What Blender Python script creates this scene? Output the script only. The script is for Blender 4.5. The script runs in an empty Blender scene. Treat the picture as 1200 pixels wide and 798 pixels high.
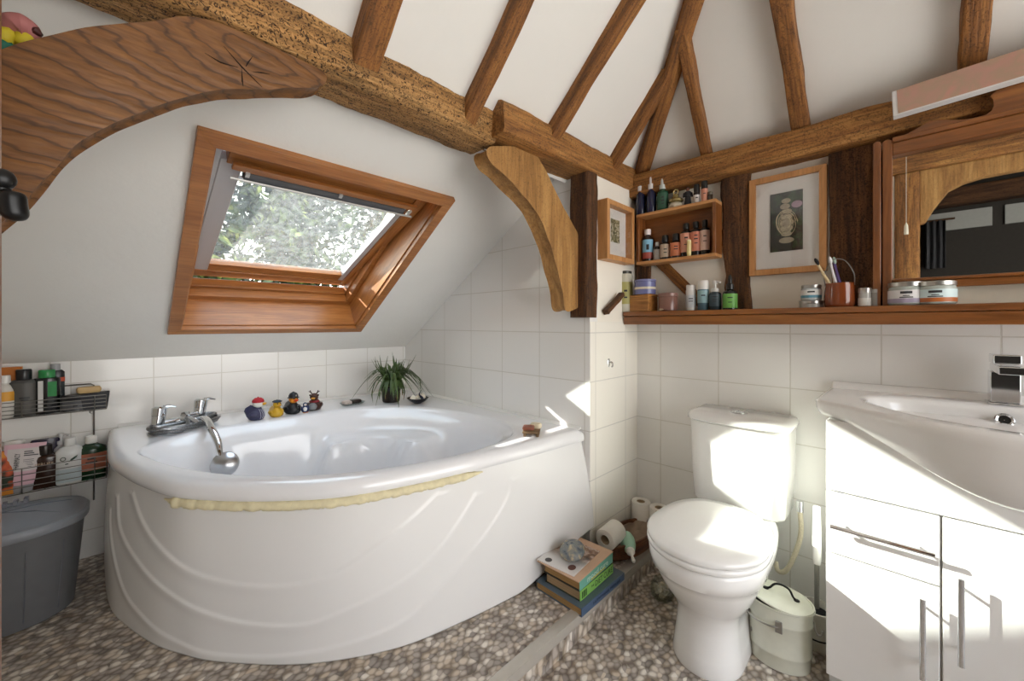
import bpy, bmesh, math, random
from mathutils import Vector, Matrix, noise
R = random.Random(7)
PI = math.pi
C = bpy.context.scene.collection
H = 1.12                                   # eye height above the lower floor
F, CX, HY = 462.0, 600.0, 380.0
EYE = Vector((0, 0, H))

# ------------------------------------------------------------------ measuring
def P(px, py, axis, val):
    """Where the sight line through a pixel of the photo meets the plane axis = val (0 X, 1 Y, 2 Z)."""
    t = (px - CX) / F
    d = Vector(((1 + t) / 2 ** .5, (1 - t) / 2 ** .5, (HY - py) / F))
    k = (val - EYE[axis]) / d[axis]
    return EYE + d * k
def Ppl(px, py, point, nrm):
    t = (px - CX) / F
    d = Vector(((1 + t) / 2 ** .5, (1 - t) / 2 ** .5, (HY - py) / F))
    k = (Vector(point) - EYE).dot(Vector(nrm)) / d.dot(Vector(nrm))
    return EYE + d * k
def depth(p): return (p[0] + p[1]) / 2 ** .5
def mpp(p): return depth(p) / F             # metres per photo pixel at that point

# ------------------------------------------------------------------ materials
def lin(h):
    if not isinstance(h, str): return tuple(h) + ((1,) if len(h) == 3 else ())
    h = h.lstrip('#'); o = []
    for i in (0, 2, 4):
        c = int(h[i:i + 2], 16) / 255
        o.append(c / 12.92 if c <= .04045 else ((c + .055) / 1.055) ** 2.4)
    return (*o, 1)
_m = {}
def newmat(name):
    m = bpy.data.materials.new(name); m.use_nodes = True
    nt = m.node_tree; b = nt.nodes['Principled BSDF']
    return m, nt, b
def N(nt, kind, **kw):
    n = nt.nodes.new(kind)
    for k, v in kw.items():
        if k in n.inputs: n.inputs[k].default_value = v
        else: setattr(n, k, v)
    return n
def L(nt, a, ao, b, bi): nt.links.new(a.outputs[ao], b.inputs[bi])
def pm(col, rough=.4, metal=0., trans=0., coat=0., ior=1.45, var=.06, vscale=30.):
    """plain procedural surface with a faint natural unevenness"""
    key = (col if isinstance(col, str) else tuple(col), rough, metal, trans, coat, ior, var, vscale)
    if key in _m: return _m[key]
    m, nt, b = newmat('surface_' + str(len(_m)))
    c = lin(col)
    if var > 0:
        tc = N(nt, 'ShaderNodeTexCoord'); nz = N(nt, 'ShaderNodeTexNoise', Scale=vscale, Detail=3.)
        mx = N(nt, 'ShaderNodeMix', data_type='RGBA')
        mx.inputs[6].default_value = tuple(x * (1 - var) for x in c[:3]) + (1,)
        mx.inputs[7].default_value = tuple(min(1, x * (1 + var)) for x in c[:3]) + (1,)
        L(nt, tc, 'Object', nz, 'Vector'); L(nt, nz, 'Fac', mx, 0); nt.links.new(mx.outputs[2], b.inputs['Base Color'])
    else: b.inputs['Base Color'].default_value = c
    b.inputs['Roughness'].default_value = rough; b.inputs['Metallic'].default_value = metal
    b.inputs['Transmission Weight'].default_value = trans; b.inputs['IOR'].default_value = ior
    if coat: b.inputs['Coat Weight'].default_value = coat; b.inputs['Coat Roughness'].default_value = .08
    _m[key] = m; return m
def ramp(nt, stops):
    r = N(nt, 'ShaderNodeValToRGB'); e = r.color_ramp.elements
    while len(e) < len(stops): e.new(.5)
    for k, (p, c) in enumerate(stops): e[k].position = p; e[k].color = lin(c)
    return r
def wood(name, dark, mid, light, axis=0, freq=1., rough=.6, bump=.3, worm=0., fine=1., coat=0.):
    """grain drawn out along one local axis"""
    m, nt, b = newmat(name)
    tc = N(nt, 'ShaderNodeTexCoord'); mp = N(nt, 'ShaderNodeMapping')
    s = [16. * freq] * 3; s[axis] = 1.6 * freq; mp.inputs['Scale'].default_value = s
    L(nt, tc, 'Object', mp, 'Vector')
    n1 = N(nt, 'ShaderNodeTexNoise', Scale=1.5, Detail=7., Roughness=.65, Distortion=.6); L(nt, mp, 'Vector', n1, 'Vector')
    r = ramp(nt, [(.28, dark), (.5, mid), (.72, light)]); L(nt, n1, 'Fac', r, 'Fac')
    mp2 = N(nt, 'ShaderNodeMapping'); s2 = [120. * freq] * 3; s2[axis] = 7. * freq; mp2.inputs['Scale'].default_value = s2
    L(nt, tc, 'Object', mp2, 'Vector')
    n2 = N(nt, 'ShaderNodeTexNoise', Scale=1.2, Detail=3.); L(nt, mp2, 'Vector', n2, 'Vector')
    r2 = ramp(nt, [(.36, '#8a8a8a'), (.55, '#ffffff')]); L(nt, n2, 'Fac', r2, 'Fac')
    mx = N(nt, 'ShaderNodeMix', data_type='RGBA', blend_type='MULTIPLY'); mx.inputs[0].default_value = .55 * fine
    nt.links.new(r.outputs[0], mx.inputs[6]); nt.links.new(r2.outputs[0], mx.inputs[7])
    out = mx.outputs[2]; hgt = n2.outputs['Fac']
    if worm:
        n3 = N(nt, 'ShaderNodeTexNoise', Scale=115., Detail=2., Distortion=1.8); L(nt, tc, 'Object', n3, 'Vector')
        r3 = ramp(nt, [(.36, '#3a2410'), (.46, '#ffffff')]); L(nt, n3, 'Fac', r3, 'Fac')
        m2 = N(nt, 'ShaderNodeMix', data_type='RGBA', blend_type='MULTIPLY'); m2.inputs[0].default_value = worm
        nt.links.new(out, m2.inputs[6]); nt.links.new(r3.outputs[0], m2.inputs[7]); out = m2.outputs[2]
        ad = N(nt, 'ShaderNodeMath', operation='ADD'); L(nt, n2, 'Fac', ad, 0); L(nt, r3, 'Color', ad, 1); hgt = ad.outputs[0]
    nt.links.new(out, b.inputs['Base Color'])
    bp = N(nt, 'ShaderNodeBump', Strength=bump, Distance=.006); nt.links.new(hgt, bp.inputs['Height']); L(nt, bp, 'Normal', b, 'Normal')
    b.inputs['Roughness'].default_value = rough
    if coat: b.inputs['Coat Weight'].default_value = coat; b.inputs['Coat Roughness'].default_value = .25
    return m
def tiles(name, ax, off_u, off_z, tint='#f1f0ed', w=.266, h=.218):
    """glazed white tiles on a wall; ax is the horizontal axis of the wall"""
    m, nt, b = newmat(name)
    tc = N(nt, 'ShaderNodeTexCoord'); sp = N(nt, 'ShaderNodeSeparateXYZ'); L(nt, tc, 'Object', sp, 'Vector')
    cb = N(nt, 'ShaderNodeCombineXYZ')
    a1 = N(nt, 'ShaderNodeMath', operation='SUBTRACT'); a1.inputs[1].default_value = off_u - 20 * w; L(nt, sp, ax, a1, 0); L(nt, a1, 0, cb, 0)
    a2 = N(nt, 'ShaderNodeMath', operation='SUBTRACT'); a2.inputs[1].default_value = off_z - 20 * h; L(nt, sp, 2, a2, 0); L(nt, a2, 0, cb, 1)
    br = N(nt, 'ShaderNodeTexBrick', offset=0., squash=1.)
    for k, v in dict(Scale=1., **{'Mortar Size': .0022, 'Mortar Smooth': .15, 'Brick Width': w, 'Row Height': h, 'Bias': 0.}).items(): br.inputs[k].default_value = v
    c = lin(tint)
    br.inputs['Color1'].default_value = c; br.inputs['Color2'].default_value = tuple(x * .975 for x in c[:3]) + (1,)
    br.inputs['Mortar'].default_value = lin('#dad7d0')
    L(nt, cb, 0, br, 'Vector'); L(nt, br, 'Color', b, 'Base Color')
    nz = N(nt, 'ShaderNodeTexNoise', Scale=9., Detail=1.); L(nt, tc, 'Object', nz, 'Vector')
    mm = N(nt, 'ShaderNodeMath', operation='MULTIPLY'); mm.inputs[1].default_value = .55; L(nt, nz, 'Fac', mm, 0)
    iv = N(nt, 'ShaderNodeMath', operation='SUBTRACT'); L(nt, mm, 0, iv, 0); L(nt, br, 'Fac', iv, 1)
    bp = N(nt, 'ShaderNodeBump', Strength=.45, Distance=.004); L(nt, iv, 0, bp, 'Height'); L(nt, bp, 'Normal', b, 'Normal')
    b.inputs['Roughness'].default_value = .13
    return m
def plaster(name, col, bump=.25):
    m, nt, b = newmat(name)
    tc = N(nt, 'ShaderNodeTexCoord'); n1 = N(nt, 'ShaderNodeTexNoise', Scale=3., Detail=5.); L(nt, tc, 'Object', n1, 'Vector')
    c = lin(col); mx = N(nt, 'ShaderNodeMix', data_type='RGBA')
    mx.inputs[6].default_value = tuple(x * .93 for x in c[:3]) + (1,); mx.inputs[7].default_value = tuple(min(1, x * 1.04) for x in c[:3]) + (1,)
    L(nt, n1, 'Fac', mx, 0); nt.links.new(mx.outputs[2], b.inputs['Base Color'])
    n2 = N(nt, 'ShaderNodeTexNoise', Scale=38., Detail=4.); L(nt, tc, 'Object', n2, 'Vector')
    bp = N(nt, 'ShaderNodeBump', Strength=bump, Distance=.004); L(nt, n2, 'Fac', bp, 'Height'); L(nt, bp, 'Normal', b, 'Normal')
    b.inputs['Roughness'].default_value = .75
    return m
def pebbles():
    """printed pebble vinyl: rounded stones packed tightly"""
    m, nt, b = newmat('pebble_vinyl')
    tc = N(nt, 'ShaderNodeTexCoord')
    nz = N(nt, 'ShaderNodeTexNoise', Scale=22., Detail=1.); L(nt, tc, 'Object', nz, 'Vector')
    ad = N(nt, 'ShaderNodeVectorMath', operation='MULTIPLY_ADD'); ad.inputs[1].default_value = (.022, .022, .022)
    L(nt, nz, 'Color', ad, 0); L(nt, tc, 'Object', ad, 2)
    mp = N(nt, 'ShaderNodeMapping'); mp.inputs['Scale'].default_value = (1., 1.3, .6); mp.inputs['Rotation'].default_value = (0, 0, .5)
    L(nt, ad, 0, mp, 'Vector')
    v1 = N(nt, 'ShaderNodeTexVoronoi', feature='F1', Scale=42., Randomness=.8); L(nt, mp, 0, v1, 'Vector')
    sc = N(nt, 'ShaderNodeSeparateColor'); L(nt, v1, 'Color', sc, 0)
    r = ramp(nt, [(0., '#978f88'), (.22, '#aea49b'), (.45, '#c2b7ac'), (.62, '#cdbda9'), (.8, '#dbd2c6'), (1., '#ebe5dc')]); L(nt, sc, 0, r, 'Fac')
    rg = ramp(nt, [(.30, '#ffffff'), (.68, '#978e84')]); L(nt, v1, 'Distance', rg, 'Fac')
    mx = N(nt, 'ShaderNodeMix', data_type='RGBA', blend_type='MULTIPLY'); mx.inputs[0].default_value = .85
    nt.links.new(r.outputs[0], mx.inputs[6]); nt.links.new(rg.outputs[0], mx.inputs[7]); nt.links.new(mx.outputs[2], b.inputs['Base Color'])
    b.inputs['Roughness'].default_value = .42
    return m
def glass(name, tint='#ffffff', refl=.09, dirt=.0):
    """thin clear pane: lets light through, mirrors a little, may carry dust"""
    m, nt, b = newmat(name); nt.nodes.remove(b)
    o = nt.nodes['Material Output']
    tr = N(nt, 'ShaderNodeBsdfTransparent', Color=lin(tint)); gl = N(nt, 'ShaderNodeBsdfGlossy', Roughness=.03)
    a = N(nt, 'ShaderNodeMixShader'); a.inputs[0].default_value = refl
    L(nt, tr, 0, a, 1); L(nt, gl, 0, a, 2); last = a
    if dirt:
        tc = N(nt, 'ShaderNodeTexCoord'); nz = N(nt, 'ShaderNodeTexNoise', Scale=40., Detail=6., Roughness=.7); L(nt, tc, 'Object', nz, 'Vector')
        r = ramp(nt, [(.4, (dirt * .5,) * 3), (.75, (dirt * 1.6,) * 3)]); L(nt, nz, 'Fac', r, 'Fac')
        tl = N(nt, 'ShaderNodeBsdfTranslucent', Color=(.8, .8, .78, 1)); a2 = N(nt, 'ShaderNodeMixShader')
        L(nt, r, 0, a2, 0); L(nt, a, 0, a2, 1); L(nt, tl, 0, a2, 2); last = a2
    L(nt, last, 0, o, 0)
    return m

M = dict(
    plaster=plaster('white_plaster', '#e7e5e0'), plaster2=plaster('cream_plaster', '#efe9dd', .4),
    tile_end=tiles('tile_end', 1, 1.013, 1.082), tile_left=tiles('tile_left', 0, .122, 1.082), tile_right=tiles('tile_right', 1, .062, 1.082),
    tile_ret=tiles('tile_return', 0, 1.78, 1.082, '#f4f0e6'),
    peb=pebbles(),
    oak=wood('old_oak', '#6b431d', '#a06c35', '#c4914f', 0, 1., .7, .5, .55),
    oak_worm=wood('wormy_oak', '#74502a', '#b08149', '#d0a369', 0, 1., .75, .8, .9),
    oak_dark=wood('dark_oak', '#3a2310', '#603d1f', '#86582f', 0, 1., .75, .8, .6),
    oak_raft=wood('rafter_oak', '#5f3a1a', '#935f2c', '#b27b3e', 0, 1.2, .7, .5, .45),
    oak_brace=wood('brace_oak', '#7d5529', '#ab7d45', '#c79b5d', 2, .7, .7, .4, .3, .55),
    pine=wood('varnished_pine', '#8a5627', '#a46832', '#b67a40', 0, 1., .38, .12, 0, .5, .3),
    pine_y=wood('varnished_pine_y', '#683b16', '#875124', '#a06730', 1, 1., .35, .12, 0, .5, .3),
    pine_v=wood('varnished_pine_v', '#8a5627', '#a46832', '#b67a40', 1, 1., .38, .12, 0, .5, .3),
    pine_z=wood('varnished_pine_z', '#603616', '#7d4920', '#955e2c', 2, 1., .4, .12, 0, .5, .25),
    lightwood=wood('beech_frame', '#a9703c', '#c08a55', '#d29e68', 2, 1., .5, .1, 0, .4),
    lightwood_y=wood('beech_frame_y', '#a9703c', '#c08a55', '#d29e68', 1, 1., .5, .1, 0, .4),
    acryl=pm('#eeeef0', .12, coat=.5, var=.01), panel=pm('#e9e8e7', .22, coat=.2, var=.015, vscale=6), ceram=pm('#f0efed', .1, coat=.6, var=.01),
    gloss=pm('#f1f0ee', .15, coat=.4, var=.01), chrome=pm('#d8dadc', .07, 1., var=0), steel=pm('#a9a8a4', .3, 1., var=.05), wire=pm('#77746f', .35, .9, var=.1),
    mirror=pm('#e6e8e8', .01, 1., var=0), black=pm('#151517', .35), iron=pm('#121213', .35, .3, var=.2),
    white=pm('#ecebe7', .35), paper=pm('#efece4', .85, var=.03), pane=glass('window_glass', '#f4f8f4', .06, .055), clear=glass('clear_glass', '#eef2f0', .12),
    foam=pm('#e3d9b4', .9, var=.18, vscale=60.),
)

# ------------------------------------------------------------------ mesh builder
class MB:
    def __init__(s): s.bm = bmesh.new(); s.mi = 0
    def v(s, p): return s.bm.verts.new(p)
    def f(s, vs):
        try: fc = s.bm.faces.new(vs)
        except ValueError: return None
        fc.material_index = s.mi; return fc
    def box(s, lo, hi, X=None):
        c = [Vector((x, y, z)) for z in (lo[2], hi[2]) for y in (lo[1], hi[1]) for x in (lo[0], hi[0])]
        if X is not None: c = [X @ p for p in c]
        v = [s.v(p) for p in c]
        for q in ((0, 2, 3, 1), (4, 5, 7, 6), (0, 1, 5, 4), (2, 6, 7, 3), (0, 4, 6, 2), (1, 3, 7, 5)): s.f([v[i] for i in q])
        return s
    def loft(s, rings, closed=True, cap0=True, cap1=True):
        rs = [[s.v(p) for p in r] for r in rings]; n = len(rs[0])
        for a, b in zip(rs, rs[1:]):
            for i in range(n if closed else n - 1): s.f([a[i], a[(i + 1) % n], b[(i + 1) % n], b[i]])
        if cap0: s.f(rs[0][::-1])
        if cap1: s.f(rs[-1])
        return s
    def lathe(s, prof, c=(0, 0, 0), n=24, sq=(1, 1), cap0=True, cap1=True, rot=0., X=None):
        rings = []
        for r, z in prof:
            ring = []
            for k in range(n):
                a = 2 * PI * k / n; x, y = r * sq[0] * math.cos(a), r * sq[1] * math.sin(a)
                p = Vector((c[0] + x * math.cos(rot) - y * math.sin(rot), c[1] + x * math.sin(rot) + y * math.cos(rot), c[2] + z))
                ring.append(X @ p if X is not None else p)
            rings.append(ring)
        return s.loft(rings, True, cap0, cap1)
    def cyl(s, p0, p1, r0, r1=None, n=20):
        return s.tube([p0, p1], r0, n, radii=[r0, r0 if r1 is None else r1])
    def tube(s, pts, r, n=8, closed=False, radii=None, sq=None):
        pts = [Vector(p) for p in pts]; rings = []; m = len(pts); up = None
        for i, p in enumerate(pts):
            a = pts[(i - 1) % m] if (closed or i) else p; b = pts[(i + 1) % m] if (closed or i < m - 1) else p
            t = (b - a).normalized()
            if up is None: up = t.orthogonal().normalized()
            up = (up - t * up.dot(t)).normalized(); sd = t.cross(up)
            rr = radii[i] if radii else r
            rings.append([p + (up * math.cos(2 * PI * k / n) + sd * math.sin(2 * PI * k / n) * (sq or 1)) * rr for k in range(n)])
        if closed: rings.append(rings[0]); 
        if closed:
            rs = [[s.v(p) for p in q] for q in rings[:-1]]; rs.append(rs[0])
            for a, b in zip(rs, rs[1:]):
                for i in range(n): s.f([a[i], a[(i + 1) % n], b[(i + 1) % n], b[i]])
            return s
        return s.loft(rings)
    def prism(s, poly, fn, w0, w1):
        a = [s.v(fn(u, v, w0)) for u, v in poly]; b = [s.v(fn(u, v, w1)) for u, v in poly]; n = len(poly)
        for i in range(n): s.f([a[i], a[(i + 1) % n], b[(i + 1) % n], b[i]])
        s.f(a[::-1]); s.f(b); return s
    def ball(s, c, r, n=20, X=None, m=None):
        r = (r, r, r) if not hasattr(r, '__len__') else r; m = m or max(8, n // 2); rings = []
        for j in range(m + 1):
            t = -PI / 2 + PI * (j + .02) / (m + .04)
            ring = []
            for k in range(n):
                a = 2 * PI * k / n
                p = Vector((math.cos(t) * math.cos(a) * r[0], math.cos(t) * math.sin(a) * r[1], math.sin(t) * r[2]))
                ring.append((X @ p if X is not None else p) + Vector(c))
            rings.append(ring)
        return s.loft(rings)
    def build(s, name, mats, parent=None, loc=None, sharp=38, bevel=0., bseg=2, sub=0, mw=None):
        bm = s.bm; bmesh.ops.recalc_face_normals(bm, faces=bm.faces)
        for fc in bm.faces: fc.smooth = True
        lim = math.radians(sharp)
        for e in bm.edges:
            if len(e.link_faces) == 2 and e.calc_face_angle(0) > lim: e.smooth = False
        me = bpy.data.meshes.new(name); bm.to_mesh(me); bm.free()
        for m in (mats if isinstance(mats, (list, tuple)) else [mats]): me.materials.append(m)
        o = bpy.data.objects.new(name, me); C.objects.link(o)
        if parent is not None: o.parent = parent
        if loc is not None: o.location = loc
        if mw is not None: o.matrix_world = mw
        if bevel:
            b = o.modifiers.new('bevel', 'BEVEL'); b.width = bevel; b.segments = bseg; b.limit_method = 'ANGLE'; b.angle_limit = math.radians(40)
            b.harden_normals = False
            for p in me.polygons: p.use_smooth = True
        if sub: q = o.modifiers.new('sub', 'SUBSURF'); q.levels = q.render_levels = sub
        return o
def tag(o, label, cat, group=None):
    o['label'] = label; o['category'] = cat
    if group: o['group'] = group
    return o
def thing(name, label, cat, loc=(0, 0, 0), rz=0., group=None, rot=None):
    o = bpy.data.objects.new(name, None); C.objects.link(o); o.empty_display_size = .05
    o.location = loc; o.rotation_euler = rot or (0, 0, rz)
    return tag(o, label, cat, group)
def struct(o): o['kind'] = 'structure'; return o
def text_mesh(name, txt, size, mat, parent, mtx, depth_=.0006, align='CENTER', width=None):
    cu = bpy.data.curves.new(name, 'FONT'); cu.body = txt; cu.size = size; cu.extrude = depth_; cu.align_x = align; cu.align_y = 'CENTER'
    cu.resolution_u = 2
    t = bpy.data.objects.new(name, cu); C.objects.link(t)
    dg = bpy.context.evaluated_depsgraph_get(); me = bpy.data.meshes.new_from_object(t.evaluated_get(dg))
    bpy.data.objects.remove(t); bpy.data.curves.remove(cu)
    if width:
        xs = [v.co.x for v in me.vertices]; k = width / (max(xs) - min(xs))
        for v in me.vertices: v.co.x *= k
    me.materials.clear(); me.materials.append(mat); me.name = name
    o = bpy.data.objects.new(name, me); C.objects.link(o); o.parent = parent; o.matrix_local = mtx
    return o
def frame_mtx(o, x, y):
    x = Vector(x).normalized(); y = Vector(y); y = (y - x * y.dot(x)).normalized(); z = x.cross(y)
    m = Matrix((x, y, z)).transposed().to_4x4(); m.translation = Vector(o); return m
def catmull(pts, k=10, closed=False):
    pts = [Vector(p) for p in pts]; n = len(pts); out = []
    g = lambda i: pts[i % n] if closed else (pts[i] if 0 <= i < n else (2 * pts[0] - pts[1] if i < 0 else 2 * pts[-1] - pts[-2]))
    for i in range(n if closed else n - 1):
        a, b, c, d = g(i - 1), g(i), g(i + 1), g(i + 2)
        for q in range(k):
            t = q / k; out.append(.5 * (2 * b + (c - a) * t + (2 * a - 5 * b + 4 * c - d) * t * t + (3 * b - a - 3 * c + d) * t ** 3))
    if not closed: out.append(pts[-1])
    return out
def resample(pts, n, closed=False):
    q = list(pts) + ([pts[0]] if closed else []); s = [0]
    for a, b in zip(q, q[1:]): s.append(s[-1] + (b - a).length)
    out = []; j = 0
    for k in range(n):
        u = s[-1] * k / (n if closed else n - 1)
        while j < len(s) - 2 and s[j + 1] < u: j += 1
        t = (u - s[j]) / max(1e-9, s[j + 1] - s[j]); out.append(q[j].lerp(q[j + 1], min(1, max(0, t))))
    return out
def sstep(t): t = min(1, max(0, t)); return t * t * (3 - 2 * t)
def timber(name, p0, p1, w, h, mat, side=None, rough=.006, seg=40, seed=0, chamf=.18, bow=0., parent=None, taper=0.):
    """a hewn beam from p0 to p1; w across, h deep; uneven arrises"""
    p0, p1 = Vector(p0), Vector(p1); x = (p1 - p0); ln = x.length; x.normalize()
    y = Vector(side) if side else (Vector((0, 0, 1)).cross(x) if abs(x.z) < .95 else Vector((0, 1, 0)))
    mw = frame_mtx(p0, x, y); mb = MB(); rings = []; n = 16; off = Vector((seed * 13.7, seed * 5.1, seed * 2.3))
    for i in range(seg + 1):
        u = ln * i / seg; ring = []; k = 1 - taper * i / seg
        for j in range(n):
            a = 2 * PI * (j + .5) / n; ca, sa = math.cos(a), math.sin(a)
            e = 2 / (2 + (1 - chamf) * 8)
            yy = math.copysign(abs(ca) ** e, ca) * w / 2 * k; zz = math.copysign(abs(sa) ** e, sa) * h / 2 * k
            d = noise.noise(Vector((u * 6, yy * 20, zz * 20)) + off) * rough + noise.noise(Vector((u * 25, yy * 40, zz * 40)) + off) * rough * .35
            q = Vector((yy, zz)).normalized() * d
            ring.append((u, yy + q.x + bow * math.sin(PI * i / seg), zz + q.y))
        rings.append(ring)
    mb.loft(rings)
    o = mb.build(name, mat, parent, sharp=50); o.matrix_world = mw
    return o
def arc_timber(name, outline, plane_y, thick, mat, parent=None, seed=0, rough=.004):
    """a curved brace cut from a plank: outline in X,Z on the plane, thickness back along Y"""
    pts = resample(catmull([Vector((a, b, 0)) for a, b in outline], 6, True), 150, True); mb = MB()
    n = len(pts); rings = []
    for y, ins in ((0, .005), (.006, 0), (thick - .006, 0), (thick, .005)):
        ring = []
        for i, p in enumerate(pts):
            t = (pts[(i + 1) % n] - pts[i - 1]).normalized(); nr = Vector((t.y, -t.x, 0))
            d = noise.noise(Vector((p.x * 14, p.y * 14, y * 20 + seed))) * rough
            q = p + nr * (d - ins * SGN[0]); ring.append((q.x, y, q.y))
        rings.append(ring)
    mb.loft(rings, True, True, True)
    return mb.build(name, mat, parent, loc=(0, plane_y, 0), sharp=50)
SGN = [1]

# ================================================================== THE ROOM
XR, XE, YR, YW, YS, ZP = 1.90, 1.47, .985, 2.56, .82, .09   # right wall, end wall, return, window wall, step, platform
XB = -.75
TN = .62; SL = math.atan(TN); CS, SN = math.cos(SL), math.sin(SL)
def zslope(y): return H - .16 + TN * (YW - y)
OW = Vector((.6, 1.875, zslope(1.875)))
U_, V_, N_ = Vector((1, 0, 0)), Vector((0, -CS, SN)), Vector((0, SN, CS))
def W(u, v, n): return OW + U_ * u + V_ * v + N_ * n
# floor: lower vinyl floor, raised platform and its riser
mb = MB()
mb.box((XB - .1, -1.6, -.1), (XR + .1, YS, 0)); mb.box((XB - .1, YS, -.1), (XR + .1, YW + .1, ZP))
struct(mb.build('floor', M['peb']))
# nosing strip along the step
mb = MB()
mb.prism([(YS - .004, ZP - .03), (YS - .004, ZP + .004), (YS + .012, ZP + .006), (YS + .02, ZP + .0045), (YS + .034, ZP + .004), (YS + .036, ZP), (YS + .001, ZP - .001), (YS + .001, ZP - .03)], lambda u, v, w: (w, u, v), XB, XR)
struct(mb.build('trim_1', pm('#bdb8af', .25, .3, coat=.3, var=.08)))
# walls
mb = MB(); mb.box((XB - .1, YW, 0), (XE + .6, YW + .1, zslope(YW)))
struct(mb.build('wall_left', M['tile_left']))
mb = MB(); mb.prism([(YR, 0), (YW, 0), (YW, zslope(YW) + .02), (YR, zslope(YR) + .05)], lambda u, v, w: (w, u, v), XE, XE + .06)
struct(mb.build('wall_end', M['tile_end']))
ZT = H + .012
mb = MB(); mb.box((XE + .001, YR - .001, 0), (XR, YR + .06, ZT)); mb.mi = 1; mb.box((XE + .02, YR + .004, ZT), (XR, YR + .06, H + .72))
struct(mb.build('wall_return', [M['tile_ret'], M['plaster2']]))
mb = MB(); mb.box((XR, -1.6, 0), (XR + .1, YR + .06, H)); mb.mi = 1; mb.box((XR, -1.6, H), (XR + .1, YR + .06, H + .9))
struct(mb.build('wall_right', [M['tile_right'], M['plaster2']]))
# ceiling: sloping skeiling with the window hole, and the hipped upper ceiling
mb = MB()
def slab(u0, u1, v0, v1):
    a = [W(u, v, 0) for u, v in ((u0, v0), (u1, v0), (u1, v1), (u0, v1))]; b = [p + N_ * .16 for p in a]
    mb.loft([a, b])
vk = (YW - 1.875) / CS; vt = (1.875 - 1.02) / CS
slab(XB - .8 - .6, -.40, -vk - .1, vt); slab(.40, XE + .03 - .6, -vk - .1, vt); slab(-.40, .40, -vk - .1, -.52); slab(-.40, .40, .52, vt)
S2 = .95
def zA(y): return 1.89 + S2 * (1.0 - y)
def zB(x): return 1.89 + S2 * (1.9 - x)
YT = -.2; ZTOP = zA(YT); XT = 1.9 - (1.0 - YT)
def tk(a): mb.loft([[Vector(p) for p in a], [Vector(p) + Vector((0, 0, .08)) for p in a]])
y0 = 1.12; x0 = 1.98
hip0 = (y0 + .9, y0, zA(y0)); hip1 = (XT, YT, ZTOP)
tk([(XB - .8, y0, zA(y0)), hip0, hip1, (XB - .8, YT, ZTOP)])
tk([hip0, (hip0[0], -1.6, zB(hip0[0])), (XT, -1.6, ZTOP), hip1])
tk([(XB - .8, YT, ZTOP), hip1, (XT, -1.6, ZTOP), (XB - .8, -1.6, ZTOP)])
struct(mb.build('ceiling', M['plaster'], sharp=20))

# unseen slab added outside, left of the skylight, to cut off low sun
mb = MB(); mb.loft([[W(u, v, n) for u, v in ((-.95, -1.2), (-.5, -1.2), (-.5, 1.2), (-.95, 1.2))] for n in (.161, .72)])
struct(mb.build('sun_blocker', M['plaster2']))
# unseen side wall past the basin: opening added for fill light, top shades ceiling
mb = MB(); mb.box((XB - .1, -1.7, 0), (XR + .1, -1.6, .35)); mb.box((XB - .1, -1.7, 2.0), (XR + .1, -1.6, 3.2)); mb.box((XR - .12, -1.7, .35), (XR + .1, -1.6, 2.0))
struct(mb.build('wall_side', M['plaster2']))

# ------------------------------------------------------------------ timbers
# long wall plate over the skeiling, in two lengths scarfed together
tag(timber('ceiling_beam', (XB - .4, 1.105, H + .705), (.95, 1.105, H + .705), .165, .125, M['oak_worm'], side=(0, 1, 0), rough=.012, seg=90, seed=1, chamf=.42),
    'thick rounded worm-eaten oak log running above the skylight', 'beam', None)
tag(timber('ceiling_beam', (.93, 1.06, H + .715), (1.93, 1.055, H + .735), .18, .115, M['oak'], side=(0, 1, 0), rough=.006, seg=60, seed=2, chamf=.1),
    'squared oak beam joined to the log, above the small framed picture', 'beam', None)
tag(timber('ceiling_beam', (1.89, 1.16, H + .695), (1.89, -1.5, H + .69), .13, .115, M['oak'], side=(1, 0, 0), rough=.009, seg=90, seed=3, chamf=.2),
    'oak beam along the top of the wall above the mirror and large picture', 'beam', None)
def plA(px, py, off): return Ppl(px, py, (0, 1, 1.89 - off), (0, S2, 1))
def plB(px, py, off): return Ppl(px, py, (1.9, 0, 1.89 - off), (S2, 0, 1))
raf = [(0, .47, .47, 1.05, -.15, .075, 'short thick oak rafter nearest the arched brace on the left'),
       (0, .83, .825, 1.05, -.15, .048, 'oak rafter meeting the beam where log and squared beam join'),
       (0, 1.212, 1.222, 1.05, -.15, .052, 'long oak rafter rising between the beam joint and the corner')]
for k, (_, xa, xb, ya, yb, w, lab) in enumerate(raf):
    tag(timber('rafter', (xa, ya, zA(ya) - .03), (xb, yb, zA(yb) - .03), w, .06, M['oak_raft'], side=(1, 0, 0), rough=.005, seg=40, seed=10 + k), lab, 'rafter', 'roof rafters')
tag(timber('rafter', (1.665, 1.02, zA(1.02) - .03), (1.60, .69, zA(.69) - .03), .05, .06, M['oak_raft'], side=(1, 0, 0), rough=.005, seg=24, seed=14),
    'short oak jack rafter leaning onto the hip rafter from the skylight side', 'rafter', 'roof rafters')
tag(timber('hip_rafter', (1.93, 1.0, 1.89 - .045), (.75, -.16, zA(-.16) - .03), .06, .07, M['oak_raft'], side=(1, -1, 0), rough=.006, seg=50, seed=15),
    'long oak hip rafter rising from the corner of the two beams', 'rafter', 'roof rafters')
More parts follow.
